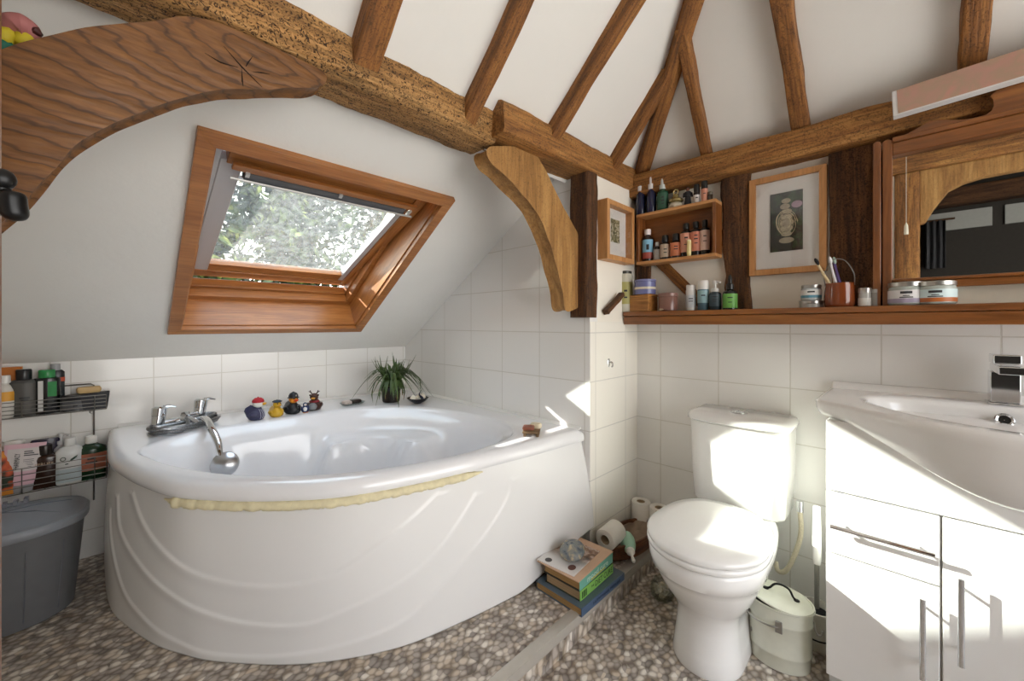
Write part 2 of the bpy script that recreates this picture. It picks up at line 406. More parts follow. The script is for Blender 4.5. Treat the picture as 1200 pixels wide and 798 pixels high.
for k, (ya, yb, xb, w, lab) in enumerate([(.64, .60, 1.50, .042, 'thin oak jack rafter joining the hip rafter on the mirror side'), (.288, .292, .8, .058, 'wide oak rafter above the large framed picture'), (-.143, -.135, .8, .058, 'oak rafter ending behind the pink canvas')]):
    tag(timber('rafter', (1.93, ya, zB(1.93) - .03), (xb, yb, zB(xb) - .03), w, .06, M['oak_raft'], side=(0, 1, 0), rough=.006, seg=40, seed=16 + k), lab, 'rafter', 'roof rafters')
# arched braces
def xz(pts, y): return [(p.x, p.z) for p in (P(a, b, 1, y) for a, b in pts)]
def ring_oak():
    m, nt, b = newmat('brace_ring_oak')
    tc = N(nt, 'ShaderNodeTexCoord'); mp = N(nt, 'ShaderNodeMapping'); mp.inputs['Location'].default_value = (-.215, 0, -(H + .60)); L(nt, tc, 'Object', mp, 0)
    m2 = N(nt, 'ShaderNodeMapping'); m2.inputs['Rotation'].default_value = (0, -.55, 0); m2.inputs['Scale'].default_value = (.55, 1, 1.5); L(nt, mp, 0, m2, 0)
    wv = N(nt, 'ShaderNodeTexWave', wave_type='RINGS', rings_direction='Y', Scale=9., Distortion=12., Detail=4., **{'Detail Scale': .8, 'Detail Roughness': .6}); L(nt, m2, 0, wv, 'Vector')
    r = ramp(nt, [(0., '#573616'), (.05, '#6b441d'), (.14, '#7c5024'), (1., '#83572a')]); L(nt, wv, 'Fac', r, 'Fac')
    ms = N(nt, 'ShaderNodeMapping'); ms.inputs['Rotation'].default_value = (0, -.55, 0); ms.inputs['Scale'].default_value = (5, 25, 45); L(nt, tc, 'Object', ms, 0)
    nz = N(nt, 'ShaderNodeTexNoise', Scale=1.6, Detail=7., Roughness=.65, Distortion=.8); L(nt, ms, 0, nz, 'Vector')
    r2 = ramp(nt, [(.3, '#8a8078'), (.65, '#ffffff')]); L(nt, nz, 'Fac', r2, 'Fac')
    mx = N(nt, 'ShaderNodeMix', data_type='RGBA', blend_type='MULTIPLY'); mx.inputs[0].default_value = .7
    nt.links.new(r.outputs[0], mx.inputs[6]); nt.links.new(r2.outputs[0], mx.inputs[7]); nt.links.new(mx.outputs[2], b.inputs['Base Color'])
    bp = N(nt, 'ShaderNodeBump', Strength=.25, Distance=.004); L(nt, wv, 'Fac', bp, 'Height'); L(nt, bp, 'Normal', b, 'Normal'); b.inputs['Roughness'].default_value = .5
    return m
YB1 = 1.035
ob = [(-60, 120), (-20, 72), (60, 46), (120, 33), (180, 27), (230, 24), (275, 36), (345, 70), (376, 84), (381, 92), (371, 100), (335, 101), (300, 102), (250, 103), (200, 115), (150, 132), (117, 150), (83, 170), (50, 203), (20, 237), (-20, 275), (-60, 340), (-75, 250)]
br = tag(arc_timber('arched_brace', xz(ob, YB1), YB1, .055, ring_oak(), seed=3), 'large arched oak brace with ring grain and a cracked knot, upper left', 'brace', 'arched braces')
# drying cracks in its knot: slivers sunk into the face
mb = MB()
for a in ([(262, 54), (283, 78), (307, 102)], [(240, 62), (258, 73), (279, 79)], [(283, 79), (284, 95), (285, 101)], [(296, 84), (306, 85), (316, 87)], [(296, 66), (290, 74), (288, 78)]):
    q = [P(x, y, 1, YB1 - .0004) for x, y in a]; mb.tube([(p.x, -.0002, p.z) for p in q], .0012, 5, radii=[.0004, .0016, .0005])
c = mb.build('knot_crack', pm('#1d0f06', .9), br); c['label'] = 'dark cracks in the knot'
ob2 = [(572, 177), (585, 173), (620, 176), (636, 195), (653, 230), (670, 262), (678, 280), (681, 320), (680, 355), (664, 363), (660, 340), (652, 308), (640, 270), (626, 243), (607, 220), (590, 203), (577, 191)]
tag(arc_timber('arched_brace', xz(ob2, 1.03), 1.03, .07, M['oak_brace'], seed=8, rough=.006), 'pale curved oak brace between beam and corner post, right of the skylight', 'brace', 'arched braces')
tag(timber('corner_post', (1.485, 1.03, H + .03), (1.49, 1.03, H + .70), .085, .10, M['oak_dark'], side=(1, 0, 0), rough=.006, seg=40, seed=21, chamf=.1), 'dark oak post at the tiled corner beside the pale brace', 'post')
tag(timber('wall_post', (1.905, .515, H + .05), (1.905, .52, H + .66), .105, .06, M['oak_dark'], side=(0, 1, 0), rough=.016, seg=60, seed=22, chamf=.3), 'dark ragged oak stud between bottle box and large picture', 'post', 'wall studs')
tag(timber('wall_post', (1.905, .135, H + .05), (1.905, .145, H + .66), .125, .06, M['oak_dark'], side=(0, 1, 0), rough=.006, seg=60, seed=23, chamf=.1), 'dark straight oak stud between large picture and mirror', 'post', 'wall studs')
tag(timber('wall_post', (1.905, .945, H + .05), (1.905, .945, H + .66), .075, .06, M['oak_dark'], side=(0, 1, 0), rough=.005, seg=40, seed=24, chamf=.1), 'dark oak stud in the corner behind the bottle box', 'post', 'wall studs')
tag(timber('wall_brace', (1.912, .60, H + .03), (1.912, .93, H + .38), .05, .05, M['oak_raft'], side=(0, 1, 1), rough=.005, seg=40, seed=25), 'slanting oak strut on the wall below the bottle box', 'strut')
tag(timber('wood_peg', P(710, 366, 1, .965), P(729, 345, 1, .955), .035, .028, M['oak_dark'], rough=.008, seg=14, seed=26, taper=.2), 'splintered stub of dark wood sticking out below the small picture', 'wood stub')

# ------------------------------------------------------------------ skylight
win = struct(bpy.data.objects.new('window_1', None)); C.objects.link(win); win.matrix_world = frame_mtx(OW, U_, -V_)   # local axes: along, down the slope, outwards
def wpart(name, mat, fn, bevel=.002, parent=win):
    mb = MB(); fn(mb)
    for q in mb.bm.verts: q.co.y = -q.co.y
    return mb.build(name, mat, parent, bevel=bevel)
def mitre(mb, ou, ov0, ov1, iu, iv0, iv1, n0, n1):
    o = [(-ou, ov0), (ou, ov0), (ou, ov1), (-ou, ov1)]; i = [(-iu, iv0), (iu, iv0), (iu, iv1), (-iu, iv1)]
    for k in range(4):
        a, b, c_, d = o[k], o[(k + 1) % 4], i[(k + 1) % 4], i[k]
        mb.loft([[(x, y, n0) for x, y in (a, b, c_, d)], [(x, y, n1) for x, y in (a, b, c_, d)]])
wpart('architrave', [M['pine'], M['pine_v']], lambda mb: mitre(mb, .443, -.556, .556, .398, -.515, .51, -.022, .004))
def lining(mb):
    mb.box((-.41, -.525, 0), (-.392, .52, .15)); mb.box((.392, -.525, 0), (.41, .52, .15)); mb.mi = 1
    mb.box((-.41, -.525, 0), (.41, -.508, .15)); mb.box((-.41, .503, 0), (.41, .52, .15))
wpart('lining', [M['pine_v'], M['pine']], lining)
def frm(mb):
    mitre(mb, .41, -.525, .52, .366, -.478, .48, .145, .19); mitre(mb, .41, -.525, .52, .356, -.46, .47, .19, .235)
wpart('frame', M['pine'], frm)
def clad(mb): mitre(mb, .43, -.54, .54, .41, -.525, .52, .12, .24)
wpart('cladding', pm('#8d8d8c', .4, .6), clad)
sash = bpy.data.objects.new('sash', None); C.objects.link(sash); sash.parent = win
AT = math.radians(11.5); sash.matrix_local = Matrix.Translation((0, 0, .172)) @ Matrix.Rotation(AT, 4, 'X')
wpart('sash_rail', M['pine'], lambda mb: (mb.box((-.356, -.462, -.02), (.356, -.40, .022)), mb.box((-.31, -.40, -.012), (.31, -.345, .02)), mb.box((-.347, .40, -.02), (.331, .49, .022))), .003, sash)
wpart('sash_stile', pm('#b2b2b4', .35, coat=.2, var=.01), lambda mb: (mb.box((-.364, -.405, -.016), (-.30, .41, .022)), mb.box((-.389, .02, -.016), (-.3645, .46, .022))), .003, sash)
wpart('sash_stile', pm('#b2b2b4', .35, coat=.2, var=.01), lambda mb: (mb.box((.306, -.405, -.016), (.332, .41, .022)),), .003, sash)
wpart('sash_edge', M['pine_v'], lambda mb: (mb.box((.3325, -.46, -.024), (.364, .46, .02)), mb.box((.3645, .02, -.02), (.389, .46, .02))), .002, sash)
wpart('sash_pane', M['pane'], lambda mb: mb.box((-.30, -.40, .004), (.30, .41, .008)), 0, sash)
wpart('ventilation_flap', M['pine'], lambda mb: mb.box((-.335, .405, -.045), (.35, .432, -.03)), .002, sash)
def bar(mb):
    mb.cyl((-.335, .375, -.055), (.345, .375, -.055), .005, n=10)
    for u in (-.29, .02, .325): mb.box((u - .006, .372, -.053), (u + .006, .41, -.043))
wpart('opening_bar', pm('#c9c8c4', .3, .5), bar, 0, sash)
wpart('rolled_blind', pm('#4d4d50', .7, var=.2), lambda mb: (mb.cyl((-.296, .384, -.036), (.30, .384, -.036), .019, n=14), mb.box((-.294, .34, -.016), (.30, .372, -.010))), 0, sash)

# trees beyond the window
def leaf_mat():
    m, nt, b = newmat('leaves'); g = N(nt, 'ShaderNodeObjectInfo'); tc = N(nt, 'ShaderNodeTexCoord')
    nz = N(nt, 'ShaderNodeTexNoise', Scale=5., Detail=4.); L(nt, tc, 'Object', nz, 'Vector')
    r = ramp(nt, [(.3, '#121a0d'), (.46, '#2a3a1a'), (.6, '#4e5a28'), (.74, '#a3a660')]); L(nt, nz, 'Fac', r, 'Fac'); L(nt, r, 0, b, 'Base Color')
    b.inputs['Roughness'].default_value = .35; b.inputs['Subsurface Weight'].default_value = 0
    tl = N(nt, 'ShaderNodeBsdfTranslucent'); L(nt, r, 0, tl, 'Color'); mx = N(nt, 'ShaderNodeMixShader'); mx.inputs[0].default_value = .2
    o = nt.nodes['Material Output']; L(nt, b, 0, mx, 1); L(nt, tl, 0, mx, 2); L(nt, mx, 0, o, 0)
    return m
LM = leaf_mat()
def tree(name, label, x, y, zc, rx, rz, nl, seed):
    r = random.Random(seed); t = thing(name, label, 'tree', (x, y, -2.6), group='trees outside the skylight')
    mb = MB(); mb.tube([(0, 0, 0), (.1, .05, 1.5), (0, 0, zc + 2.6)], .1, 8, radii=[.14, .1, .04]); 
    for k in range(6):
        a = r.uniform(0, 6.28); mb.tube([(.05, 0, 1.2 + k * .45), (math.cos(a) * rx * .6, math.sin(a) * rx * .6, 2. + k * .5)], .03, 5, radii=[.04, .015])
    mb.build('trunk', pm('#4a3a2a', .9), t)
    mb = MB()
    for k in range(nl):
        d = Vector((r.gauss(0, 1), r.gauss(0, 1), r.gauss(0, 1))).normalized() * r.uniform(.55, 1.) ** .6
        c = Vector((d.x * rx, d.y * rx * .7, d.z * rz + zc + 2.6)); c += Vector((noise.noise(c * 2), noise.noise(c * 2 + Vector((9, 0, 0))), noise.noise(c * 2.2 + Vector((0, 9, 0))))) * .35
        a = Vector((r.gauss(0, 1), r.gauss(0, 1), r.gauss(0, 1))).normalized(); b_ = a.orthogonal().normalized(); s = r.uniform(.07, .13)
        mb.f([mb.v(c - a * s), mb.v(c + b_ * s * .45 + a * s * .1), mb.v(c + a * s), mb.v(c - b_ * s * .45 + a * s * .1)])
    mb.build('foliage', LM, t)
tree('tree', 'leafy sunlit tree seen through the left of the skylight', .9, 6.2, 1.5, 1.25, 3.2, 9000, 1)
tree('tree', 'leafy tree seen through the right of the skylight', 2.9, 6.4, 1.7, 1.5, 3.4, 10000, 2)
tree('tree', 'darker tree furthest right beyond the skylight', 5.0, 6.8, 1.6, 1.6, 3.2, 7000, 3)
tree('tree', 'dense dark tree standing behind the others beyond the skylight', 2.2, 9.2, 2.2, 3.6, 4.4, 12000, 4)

# ================================================================== CORNER BATH
LIP = [(-.03, 2.555), (-.032, 2.3), (-.022, 2.05), (.01, 1.88), (.052, 1.72), (.112, 1.555), (.2, 1.43), (.32, 1.305), (.47, 1.193), (.68, 1.12), (.94, 1.07), (1.19, 1.035), (1.465, 1.012)]
BOT = [(-.035, 2.555), (-.037, 2.3), (-.02, 2.05), (.015, 1.90), (.08, 1.715), (.14, 1.60), (.207, 1.497), (.349, 1.335), (.483, 1.225), (.661, 1.13), (.904, 1.072), (1.109, 1.04), (1.485, .972)]
INN = [(.05, 2.0), (.09, 2.08), (.19, 2.15), (.324, 2.19), (.46, 2.175), (.62, 2.17), (.8, 2.17), (.98, 2.13), (1.12, 2.03), (1.21, 1.9), (1.285, 1.7), (1.315, 1.5), (1.30, 1.32), (1.23, 1.21), (1.10, 1.15), (.862, 1.135), (.603, 1.205), (.405, 1.322), (.238, 1.505), (.128, 1.72), (.07, 1.9)]
ZR, ZL = .65, .602
def crv(p, n, closed=False): return resample(catmull([Vector((a, b, 0)) for a, b in p], 14, closed), n, closed)
bath = thing('corner_bath', 'large white corner bath with curved front panel under the skylight', 'bath', (.7, 1.8, ZP))
bo = Vector((.7, 1.8, ZP))
NR = 200
lip = crv(LIP, 130)
walls = [Vector((XE - .004, 1.012 + (YW - 1.016) * k / 34, 0)) for k in range(1, 35)] + [Vector((XE - .004 - (XE + .026) * k / 36, YW - .004, 0)) for k in range(1, 36)]
outer = lip + walls
cen = Vector((.70, 1.72, 0))
def byang(p): return math.atan2(p.y - cen.y, p.x - cen.x)
def polar(loop):
    """radius of a closed loop as a function of the angle about the bath's middle"""
    L_ = sorted(((byang(p), (p - cen).length) for p in loop)); n = len(L_)
    L_ = [(a - 2 * PI, r) for a, r in L_[-3:]] + L_ + [(a + 2 * PI, r) for a, r in L_[:3]]
    def g(a):
        for (a0, r0), (a1, r1) in zip(L_, L_[1:]):
            if a0 <= a <= a1: return r0 + (r1 - r0) * (a - a0) / max(1e-9, a1 - a0)
        return L_[0][1]
    return g
gin = polar(crv(INN, 300, True))
ang = [byang(p) for p in outer]
mb = MB(); rings = []
def shrink(p, d):
    v = p - cen; return cen + v * (1 - d / v.length)
# rolled lip: from the underside up and over to the deck
nl = len(lip)
for ins, z in ((.03, ZL + .002), (.004, ZL), (0, ZL + .006), (0, ZL + .018), (.004, ZL + .032), (.014, ZR - .006), (.03, ZR), (.05, ZR + .001)):
    rings.append([shrink(p, ins if i < nl else 0.) + Vector((0, 0, z)) for i, p in enumerate(outer)])
deck = []
for t in (.5, .85): deck.append([shrink(p, .05 if i < nl else .0).lerp(cen + (p - cen).normalized() * gin(ang[i]), t) + Vector((0, 0, ZR + .001)) for i, p in enumerate(outer)])
rings += deck
def inner_z(s, a):
    """depth of the tub at fraction s of the inner radius in direction a"""
    base = ZR - .40 * sstep((1 - s) / .27)
    d = abs(((a - .72 + PI) % (2 * PI)) - PI)                 # moulded seat towards the room corner
    seat = ZR - .105 * sstep((1 - s) / .12) - .02 * sstep((.9 - s) / .2) - .29 * sstep((.70 - s + .05 * math.cos(d * 5)) / .15)
    k = sstep((1.15 - d) / .5)
    d2 = abs(((a - 2.6 + PI) % (2 * PI)) - PI); rest = ZR - .05 * sstep((1 - s) / .05) - .40 * sstep((.93 - s) / .5); k2 = sstep((.5 - d2) / .4) * .7
    z = base * (1 - k) + seat * k
    return max(ZR - .41, z * (1 - k2) + min(z, rest) * k2)
for s, dz in ((1.0, .001), (.985, -.004), (.972, -.016)):
    rings.append([cen + (p - cen).normalized() * gin(ang[i]) * s + Vector((0, 0, ZR + dz)) for i, p in enumerate(outer)])
for q in range(1, 26):
    s = .965 * (1 - q / 26)
    rings.append([cen + (p - cen).normalized() * gin(ang[i]) * s + Vector((0, 0, min(ZR - .02, inner_z(s / .965, ang[i])))) for i, p in enumerate(outer)])
mb.loft([[p - bo for p in r] for r in rings], True, False, True)
mb.build('tub', M['acryl'], bath, sharp=60)
# waste and overflow
mb = MB(); mb.lathe([(.03, 0), (.03, .004), (.022, .006), (.0, .006)], Vector((.70, 1.72, ZR - .41)) - bo, 20, cap1=False); mb.build('plughole', M['chrome'], bath)
# moulded front panel with three raised swooshes each side
GR = [[(.29, .91), (.329, .762), (.375, .65), (.421, .562), (.467, .512), (.517, .495), (.558, .51), (.596, .562), (.646, .688), (.688, .8), (.72, .9)],
      [(.236, .83), (.258, .638), (.321, .5), (.379, .4), (.429, .325), (.475, .272), (.529, .25), (.565, .262), (.592, .305), (.662, .412), (.704, .512), (.75, .7), (.775, .83)],
      [(.205, .7), (.217, .575), (.267, .262), (.325, .15), (.392, .075), (.45, .045), (.55, .07), (.654, .15), (.708, .288), (.758, .45), (.8, .6), (.829, .75), (.838, .862)]]
GRC = [catmull([Vector((a * 2.35, h * .51, 0)) for a, h in g], 8) for g in GR]
def zb(x): t = min(1, max(0, (x - 1.08) / .4)); return ZP + .0015 + .135 * t * t * (3 - 2 * t) * .5 + .0675 * t
NA, NH = 420, 104
lt, bt = crv(LIP, NA), crv(BOT, NA); mb = MB(); grid = []
segs = [[(a, b) for a, b in zip(g, g[1:])] for g in GRC]
for i in range(NA):
    row = []; t = (lt[min(NA - 1, i + 1)] - lt[max(0, i - 1)]).normalized(); nr = Vector((-t.y, t.x, 0)) * -1
    if nr.dot(lt[i] - cen) < 0: nr = -nr
    for j in range(NH):
        h = j / (NH - 1); p = bt[i].lerp(lt[i] - nr * .017, h); z = zb(bt[i].x) * (1 - h) + (ZL + .0) * h
        q = Vector((i / (NA - 1) * 2.35, h * .51, 0)); off = 0
        for sg in segs:
            best = 9.; side = 0
            for a, b in sg:
                if abs(a.x - q.x) > .12: continue
                ab = b - a; u = min(1, max(0, (q - a).dot(ab) / ab.length_squared)); dv = q - (a + ab * u); d = dv.length
                if d < best: best = d; side = dv.y
            # a soft step: proud below the swoosh, with a crisp upper edge
            off += (.0034 * math.exp(-(best / .005) ** 2) if side >= 0 else .0034 * math.exp(-(best / .026) ** 2))
        off += .012 * math.sin(PI * h)
        row.append(mb.v(Vector((p.x, p.y, z)) + nr * off - bo))
    grid.append(row)
for i in range(NA - 1):
    for j in range(NH - 1): mb.f([grid[i][j], grid[i + 1][j], grid[i + 1][j + 1], grid[i][j + 1]])
pn = mb.build('front_panel', M['panel'], bath, sharp=70)
so_ = pn.modifiers.new('thick', 'SOLIDIFY'); so_.thickness = .004; so_.offset = -1
# dark gap line below the lip and yellowed expanding foam
mb = MB(); fp = []; rad = []
for i in range(int(NA * .385), int(NA * .79)):
    t = (lt[i + 1] - lt[i - 1]).normalized(); nr = Vector((t.y, -t.x, 0))
    if nr.dot(lt[i] - cen) < 0: nr = -nr
    e = min(1, (i - NA * .385) / 8, (NA * .79 - i) / 14)
    fp.append(lt[i] + nr * (-.006) + Vector((0, 0, ZL - .013 + .003 * noise.noise(Vector((i * .3, 0, 0))))) - bo)
    rad.append(max(.003, (.0155 + .004 * noise.noise(Vector((i * .22, 3, 0))) + .003 * noise.noise(Vector((i * .9, 7, 0)))) * e))
mb.tube(fp, .01, 10, radii=rad, sq=.8); fo = mb.build('foam_seal', M['foam'], bath, sharp=80); fo['label'] = 'yellowed ragged foam under the rim'
# upstand seal along the walls
mb = MB()
mb.prism([(0, 0), (.02, 0), (.012, .007), (0, .012)], lambda u, v, w: Vector((XE - .002 - u, w, ZR + v)) - bo, 1.03, YW - .004)
mb.prism([(0, 0), (.02, 0), (.012, .007), (0, .012)], lambda u, v, w: Vector((w, YW - .002 - u, ZR + v)) - bo, .0, XE - .004)
mb.build('sealant', pm('#f0efec', .4, var=.02), bath)

# bath mixer with hose and hand shower
T1, T2 = Vector((.118, 2.283, ZR + .001)), Vector((.272, 2.385, ZR + .001)); MX = (T1 + T2) / 2; ax = (T2 - T1).normalized(); fw = Vector((ax.y, -ax.x, 0))
mix = thing('bath_mixer', 'chrome bath shower mixer with two lever taps and coiled hose', 'tap', MX)
for T in (T1, T2):
    q = T - MX; tl = (ax * .12 + Vector((0, 0, 1))).normalized(); mb = MB()
    mb.lathe([(.031, 0), (.031, .006), (.024, .012)], q, 24); mb.cyl(q + Vector((0, 0, .008)), q + tl * .074, .0225, .0245, 24)
    b_ = mb.build('tap_body', M['chrome'], mix, bevel=.0015)
    mb = MB(); mb.cyl(q + tl * .075, q + tl * .106, .0255, .0265, 24); mb.cyl(q + tl * .106, q + tl * .113, .0265, .018, 24)
    dv = (ax * .9 + fw * .3); e0 = q + tl * .108; mb.tube([e0 + dv * .015, e0 + dv * .038 + Vector((0, 0, .002)), e0 + dv * .062 + Vector((0, 0, -.006))], .006, 8, radii=[.010, .008, .005], sq=.5)
    mb.build('tap_lever', M['chrome'], mix)
mb = MB(); z = Vector((0, 0, .035)); mb.tube([T1 - MX + z, z + fw * .012, T2 - MX + z], .017, 16); mb.tube([z, z + fw * .07 + Vector((0, 0, .004)), z + fw * .11 - Vector((0, 0, .012))], .014, 14, radii=[.016, .0155, .0135]); mb.build('spout', M['chrome'], mix)
mb = MB(); hp = T2 - MX - ax * .028 + z + fw * .01; mb.cyl(hp - ax * .03 + Vector((0, 0, .014)), hp + ax * .004 + Vector((0, 0, .012)), .011, .011, 14); mb.cyl(hp - ax * .052 + Vector((0, 0, .018)), hp - ax * .03 + Vector((0, 0, .014)), .017, .017, 6); mb.build('diverter', M['chrome'], mix)
def hose_mat():
    m, nt, b = newmat('hose_metal'); b.inputs['Metallic'].default_value = 1; b.inputs['Roughness'].default_value = .32
    tc = N(nt, 'ShaderNodeTexCoord'); nz = N(nt, 'ShaderNodeTexNoise', Scale=240., Detail=1.); L(nt, tc, 'Object', nz, 0)
    r = ramp(nt, [(.4, '#77787a'), (.6, '#8f9193')]); L(nt, nz, 'Fac', r, 0); L(nt, r, 0, b, 'Base Color'); return m
HM = hose_mat(); pts = []
for k in range(int(3.1 * 28)):
    a = 2 * PI * k / 28 + 2.4; lp_ = k / 28; rr = 1 + .06 * math.sin(lp_ * 2.1 + 1)
    q = ax * math.cos(a) * (.132 + .006 * lp_) + fw * (math.sin(a) * (.052 + .022 * math.sin(lp_ * 1.2)) + .026 + .022 * math.sin(lp_ * 1.2))
    pts.append(q + Vector((0, 0, .010 + .0095 * lp_ - .004 * math.sin(a))))
q = pts[-1]; pts += [q + fw * .05 + ax * .01 + Vector((0, 0, -.016)), q + fw * .075 + ax * .06 + Vector((0, 0, -.024)), q + fw * .055 + ax * .10 + Vector((0, 0, -.002)), q + fw * .02 + ax * .12 + Vector((0, 0, .012))]
pts = catmull(pts, 3); mb = MB(); mb.tube(pts, .0072, 9); mb.build('hose', HM, mix)
# hand shower hanging over the edge into the tub
HB = P(236, 490, 1, 2.31); HE = P(258, 533, 1, 2.0); HEAD = P(263, 544, 1, 1.975)
mb = MB(); hpts = catmull([Vector(p) - MX for p in (HB + Vector((-.02, .02, -.005)), P(241, 491, 1, 2.22), P(248, 503, 1, 2.10), P(255, 518, 1, 2.04), HE, HEAD)], 8)
mb.tube(hpts, .01, 12, radii=[.009 + .006 * math.sin(PI * min(1, k / 36)) * (1 if k < 30 else max(.3, 1 - (k - 30) / 14)) for k in range(len(hpts))]); hs = mb.build('hand_shower', M['chrome'], mix)
nd = Vector((-.35, -.85, .40)).normalized(); Xr = nd.to_track_quat('Z', 'Y').to_matrix()
mb = MB(); mb.lathe([(.006, .018), (.022, .014), (.046, .004), (.051, -.004), (.048, -.010), (.0, -.012)], (0, 0, 0), 28, cap1=False)
for v_ in mb.bm.verts: v_.co = Xr @ v_.co + (HEAD - MX)
mb.build('shower_head', pm('#c4c6c9', .28, 1., var=0), hs)

# ================================================================== BATH DUCKS, SOAPS, PLANT
ZD = ZR + .0012
def eyes(mb, c, f, s, r):
    sd = Vector((-f.y, f.x, 0))
    for k in (-1, 1): mb.ball(c + f * s * .82 + sd * s * .42 * k + Vector((0, 0, s * .25)), r, 10)
def duck(label, x, y, s, face, body, head, beak, hat=None, hatcol=None, kind='', wd=1.):
    """s overall height; face heading in degrees"""
    t = thing('rubber_duck', label, 'bath toy', (x, y, ZD), group='bath ducks on the back rim'); f = Vector((math.cos(math.radians(face)), math.sin(math.radians(face)), 0)); sd = Vector((-f.y, f.x, 0))
    Xm = Matrix((f, sd, Vector((0, 0, 1)))).transposed(); bd = pm(body, .35, var=.15, vscale=120.)
    mb = MB(); rings = []
    for z, a, b_, o in ((0, .26, .22, 0), (.03, .33, .28, 0), (.14, .40, .345, -.01), (.26, .385, .33, -.015), (.36, .30, .25, -.01), (.43, .2, .18, .03), (.47, .16, .15, .05)):
        ring = []
        for k in range(22):
            an = 2 * PI * k / 22; px_, py_ = math.cos(an) * a * .93 * wd + o, math.sin(an) * b_ * .95 * wd
            tail = max(0, -math.cos(an)) ** 6 * sstep((z - .08) / .25) * .12
            ring.append(Xm @ Vector(((px_ - tail) * s, py_ * s, (z + tail * .9) * s)))
        rings.append(ring)
    mb.loft(rings)
    for k in (-1, 1): mb.ball(Xm @ Vector((-.04 * s, k * .30 * s * wd, .24 * s)), (.17 * s, .07 * s, .11 * s), 14, X=Xm)
    mb.build('body', bd, t)
    hc = Xm @ Vector((.06 * s, 0, .635 * s)); hr = .19 * s
    mb = MB(); mb.ball(hc, (hr, hr * .96, hr * .98), 20); hd = mb.build('head', pm(head, .35, var=.05), t)
    mb = MB(); bp = hc + f * hr * .9 - Vector((0, 0, hr * .15)); mb.ball(bp, (hr * .62, hr * .55, hr * .17), 12, X=Xm); mb.ball(bp - Vector((0, 0, hr * .2)) , (hr * .5, hr * .45, hr * .14), 12, X=Xm); mb.build('beak', pm(beak, .35, var=.03), hd)
    mb = MB(); eyes(mb, hc, f, hr, hr * .17); mb.build('eyes', M['black'], hd)
    top = hc + Vector((0, 0, hr * .55))
    if hat == 'beanie':
        mb = MB(); mb.lathe([(hr * 1.04, -.1 * hr), (hr * 1.08, .1 * hr), (hr * .98, .4 * hr), (hr * .6, .75 * hr), (.1 * hr, .85 * hr)], top - Vector((0, 0, hr * .3)), 20); mb.ball(top + Vector((0, 0, hr * .55)), hr * .16, 10); mb.build('knitted_cap', pm(hatcol, .7, var=.2, vscale=200.), t)
    if hat == 'beret':
        mb = MB(); mb.lathe([(hr * .7, -.1 * hr), (hr * 1.15, .1 * hr), (hr * 1.2, .25 * hr), (hr * .8, .5 * hr), (.1 * hr, .55 * hr), (.08 * hr, .75 * hr)], top, 20); mb.build('beret', pm(hatcol, .7, var=.1), t)
    if hat == 'helmet':
        mb = MB(); mb.lathe([(hr * 1.25, -.22 * hr), (hr * 1.28, -.15 * hr), (hr * 1.02, -.02 * hr), (hr * .98, .35 * hr), (hr * .75, .8 * hr), (hr * .3, 1.05 * hr), (hr * .12, 1.2 * hr)], top, 22); hh = mb.build('helmet', pm(hatcol, .35, var=.03), t)
        mb = MB(); mb.ball(top + f * hr * .98 + Vector((0, 0, .35 * hr)), (hr * .06, hr * .2, hr * .24), 10, X=Xm); mb.build('badge', M['steel'], hh)
        mb = MB()
        for k, zz in enumerate((.16, .27, .36)): mb.ball(Xm @ Vector(((.385 - .02 * k) * s, 0, zz * s)), .018 * s, 8)
        mb.build('buttons', M['steel'], t)
    if kind == 'collar':
        mb = MB(); mb.lathe([(.22 * s, .385 * s), (.235 * s, .42 * s), (.19 * s, .47 * s)], Xm @ Vector((.03 * s, 0, 0)), 20); mb.build('scarf', pm('#8c2a2f', .6), t)
        mb = MB(); mb.ball(Xm @ Vector((.28 * s, 0, .2 * s)), (.14 * s, .2 * s, .18 * s), 14, X=Xm); mb.build('belly', pm('#7d7f80', .5), t)
        mb = MB()
        for k in (-1, 1):
            b0 = hc + sd * k * hr * .5 + Vector((0, 0, hr * .75)); mb.tube([b0, b0 + sd * k * hr * .35 + Vector((0, 0, hr * .5)), b0 + sd * k * hr * .45 + Vector((0, 0, hr * .95))], .1 * hr, 7, radii=[.16 * hr, .13 * hr, .1 * hr]); mb.tube([b0 + sd * k * hr * .33 + Vector((0, 0, hr * .45)), b0 + sd * k * hr * .8 + Vector((0, 0, hr * .7))], .1 * hr, 7)
            mb.ball(hc + sd * k * hr * .95 + Vector((0, 0, hr * .45)), hr * .24, 10)
        mb.build('antlers', pm('#3a211a', .6), t)
    if kind == 'stripes':
        mb = MB()
        for k in range(-3, 4):
            a = k * .3; mb.tube([Xm @ Vector((math.cos(a) * q * s * .76 - .01 * s, math.sin(a) * q * .87 * s * .76, zz * s)) for q, zz in ((.345, .05), (.405, .14), (.39, .26), (.31, .36), (.21, .43))], .008 * s, 5)
        mb.build('jersey_stripes', pm('#b9bccb', .6), t)
    return t
duck('duck in striped navy jersey with red cap and white head', .482, 2.262, .128, -20, '#3a3b58', '#e6e4de', '#e0a92a', 'beanie', '#a81f2a', 'stripes', .8)
duck('plain yellow duck wearing a dark blue beret', .572, 2.272, .098, -70, '#c9a02c', '#cfa52c', '#d39a35', 'beret', '#2d3d4d')
duck('black duck in a police helmet with orange beak', .651, 2.287, .119, -70, '#17171b', '#d98a2a', '#d8451f', 'helmet', '#1c1d22')
duck('dark brown duck with antlers, red scarf and grey belly', .765, 2.30, .112, -125, '#43261f', '#4b2d21', '#cf9b38', None, None, 'collar')
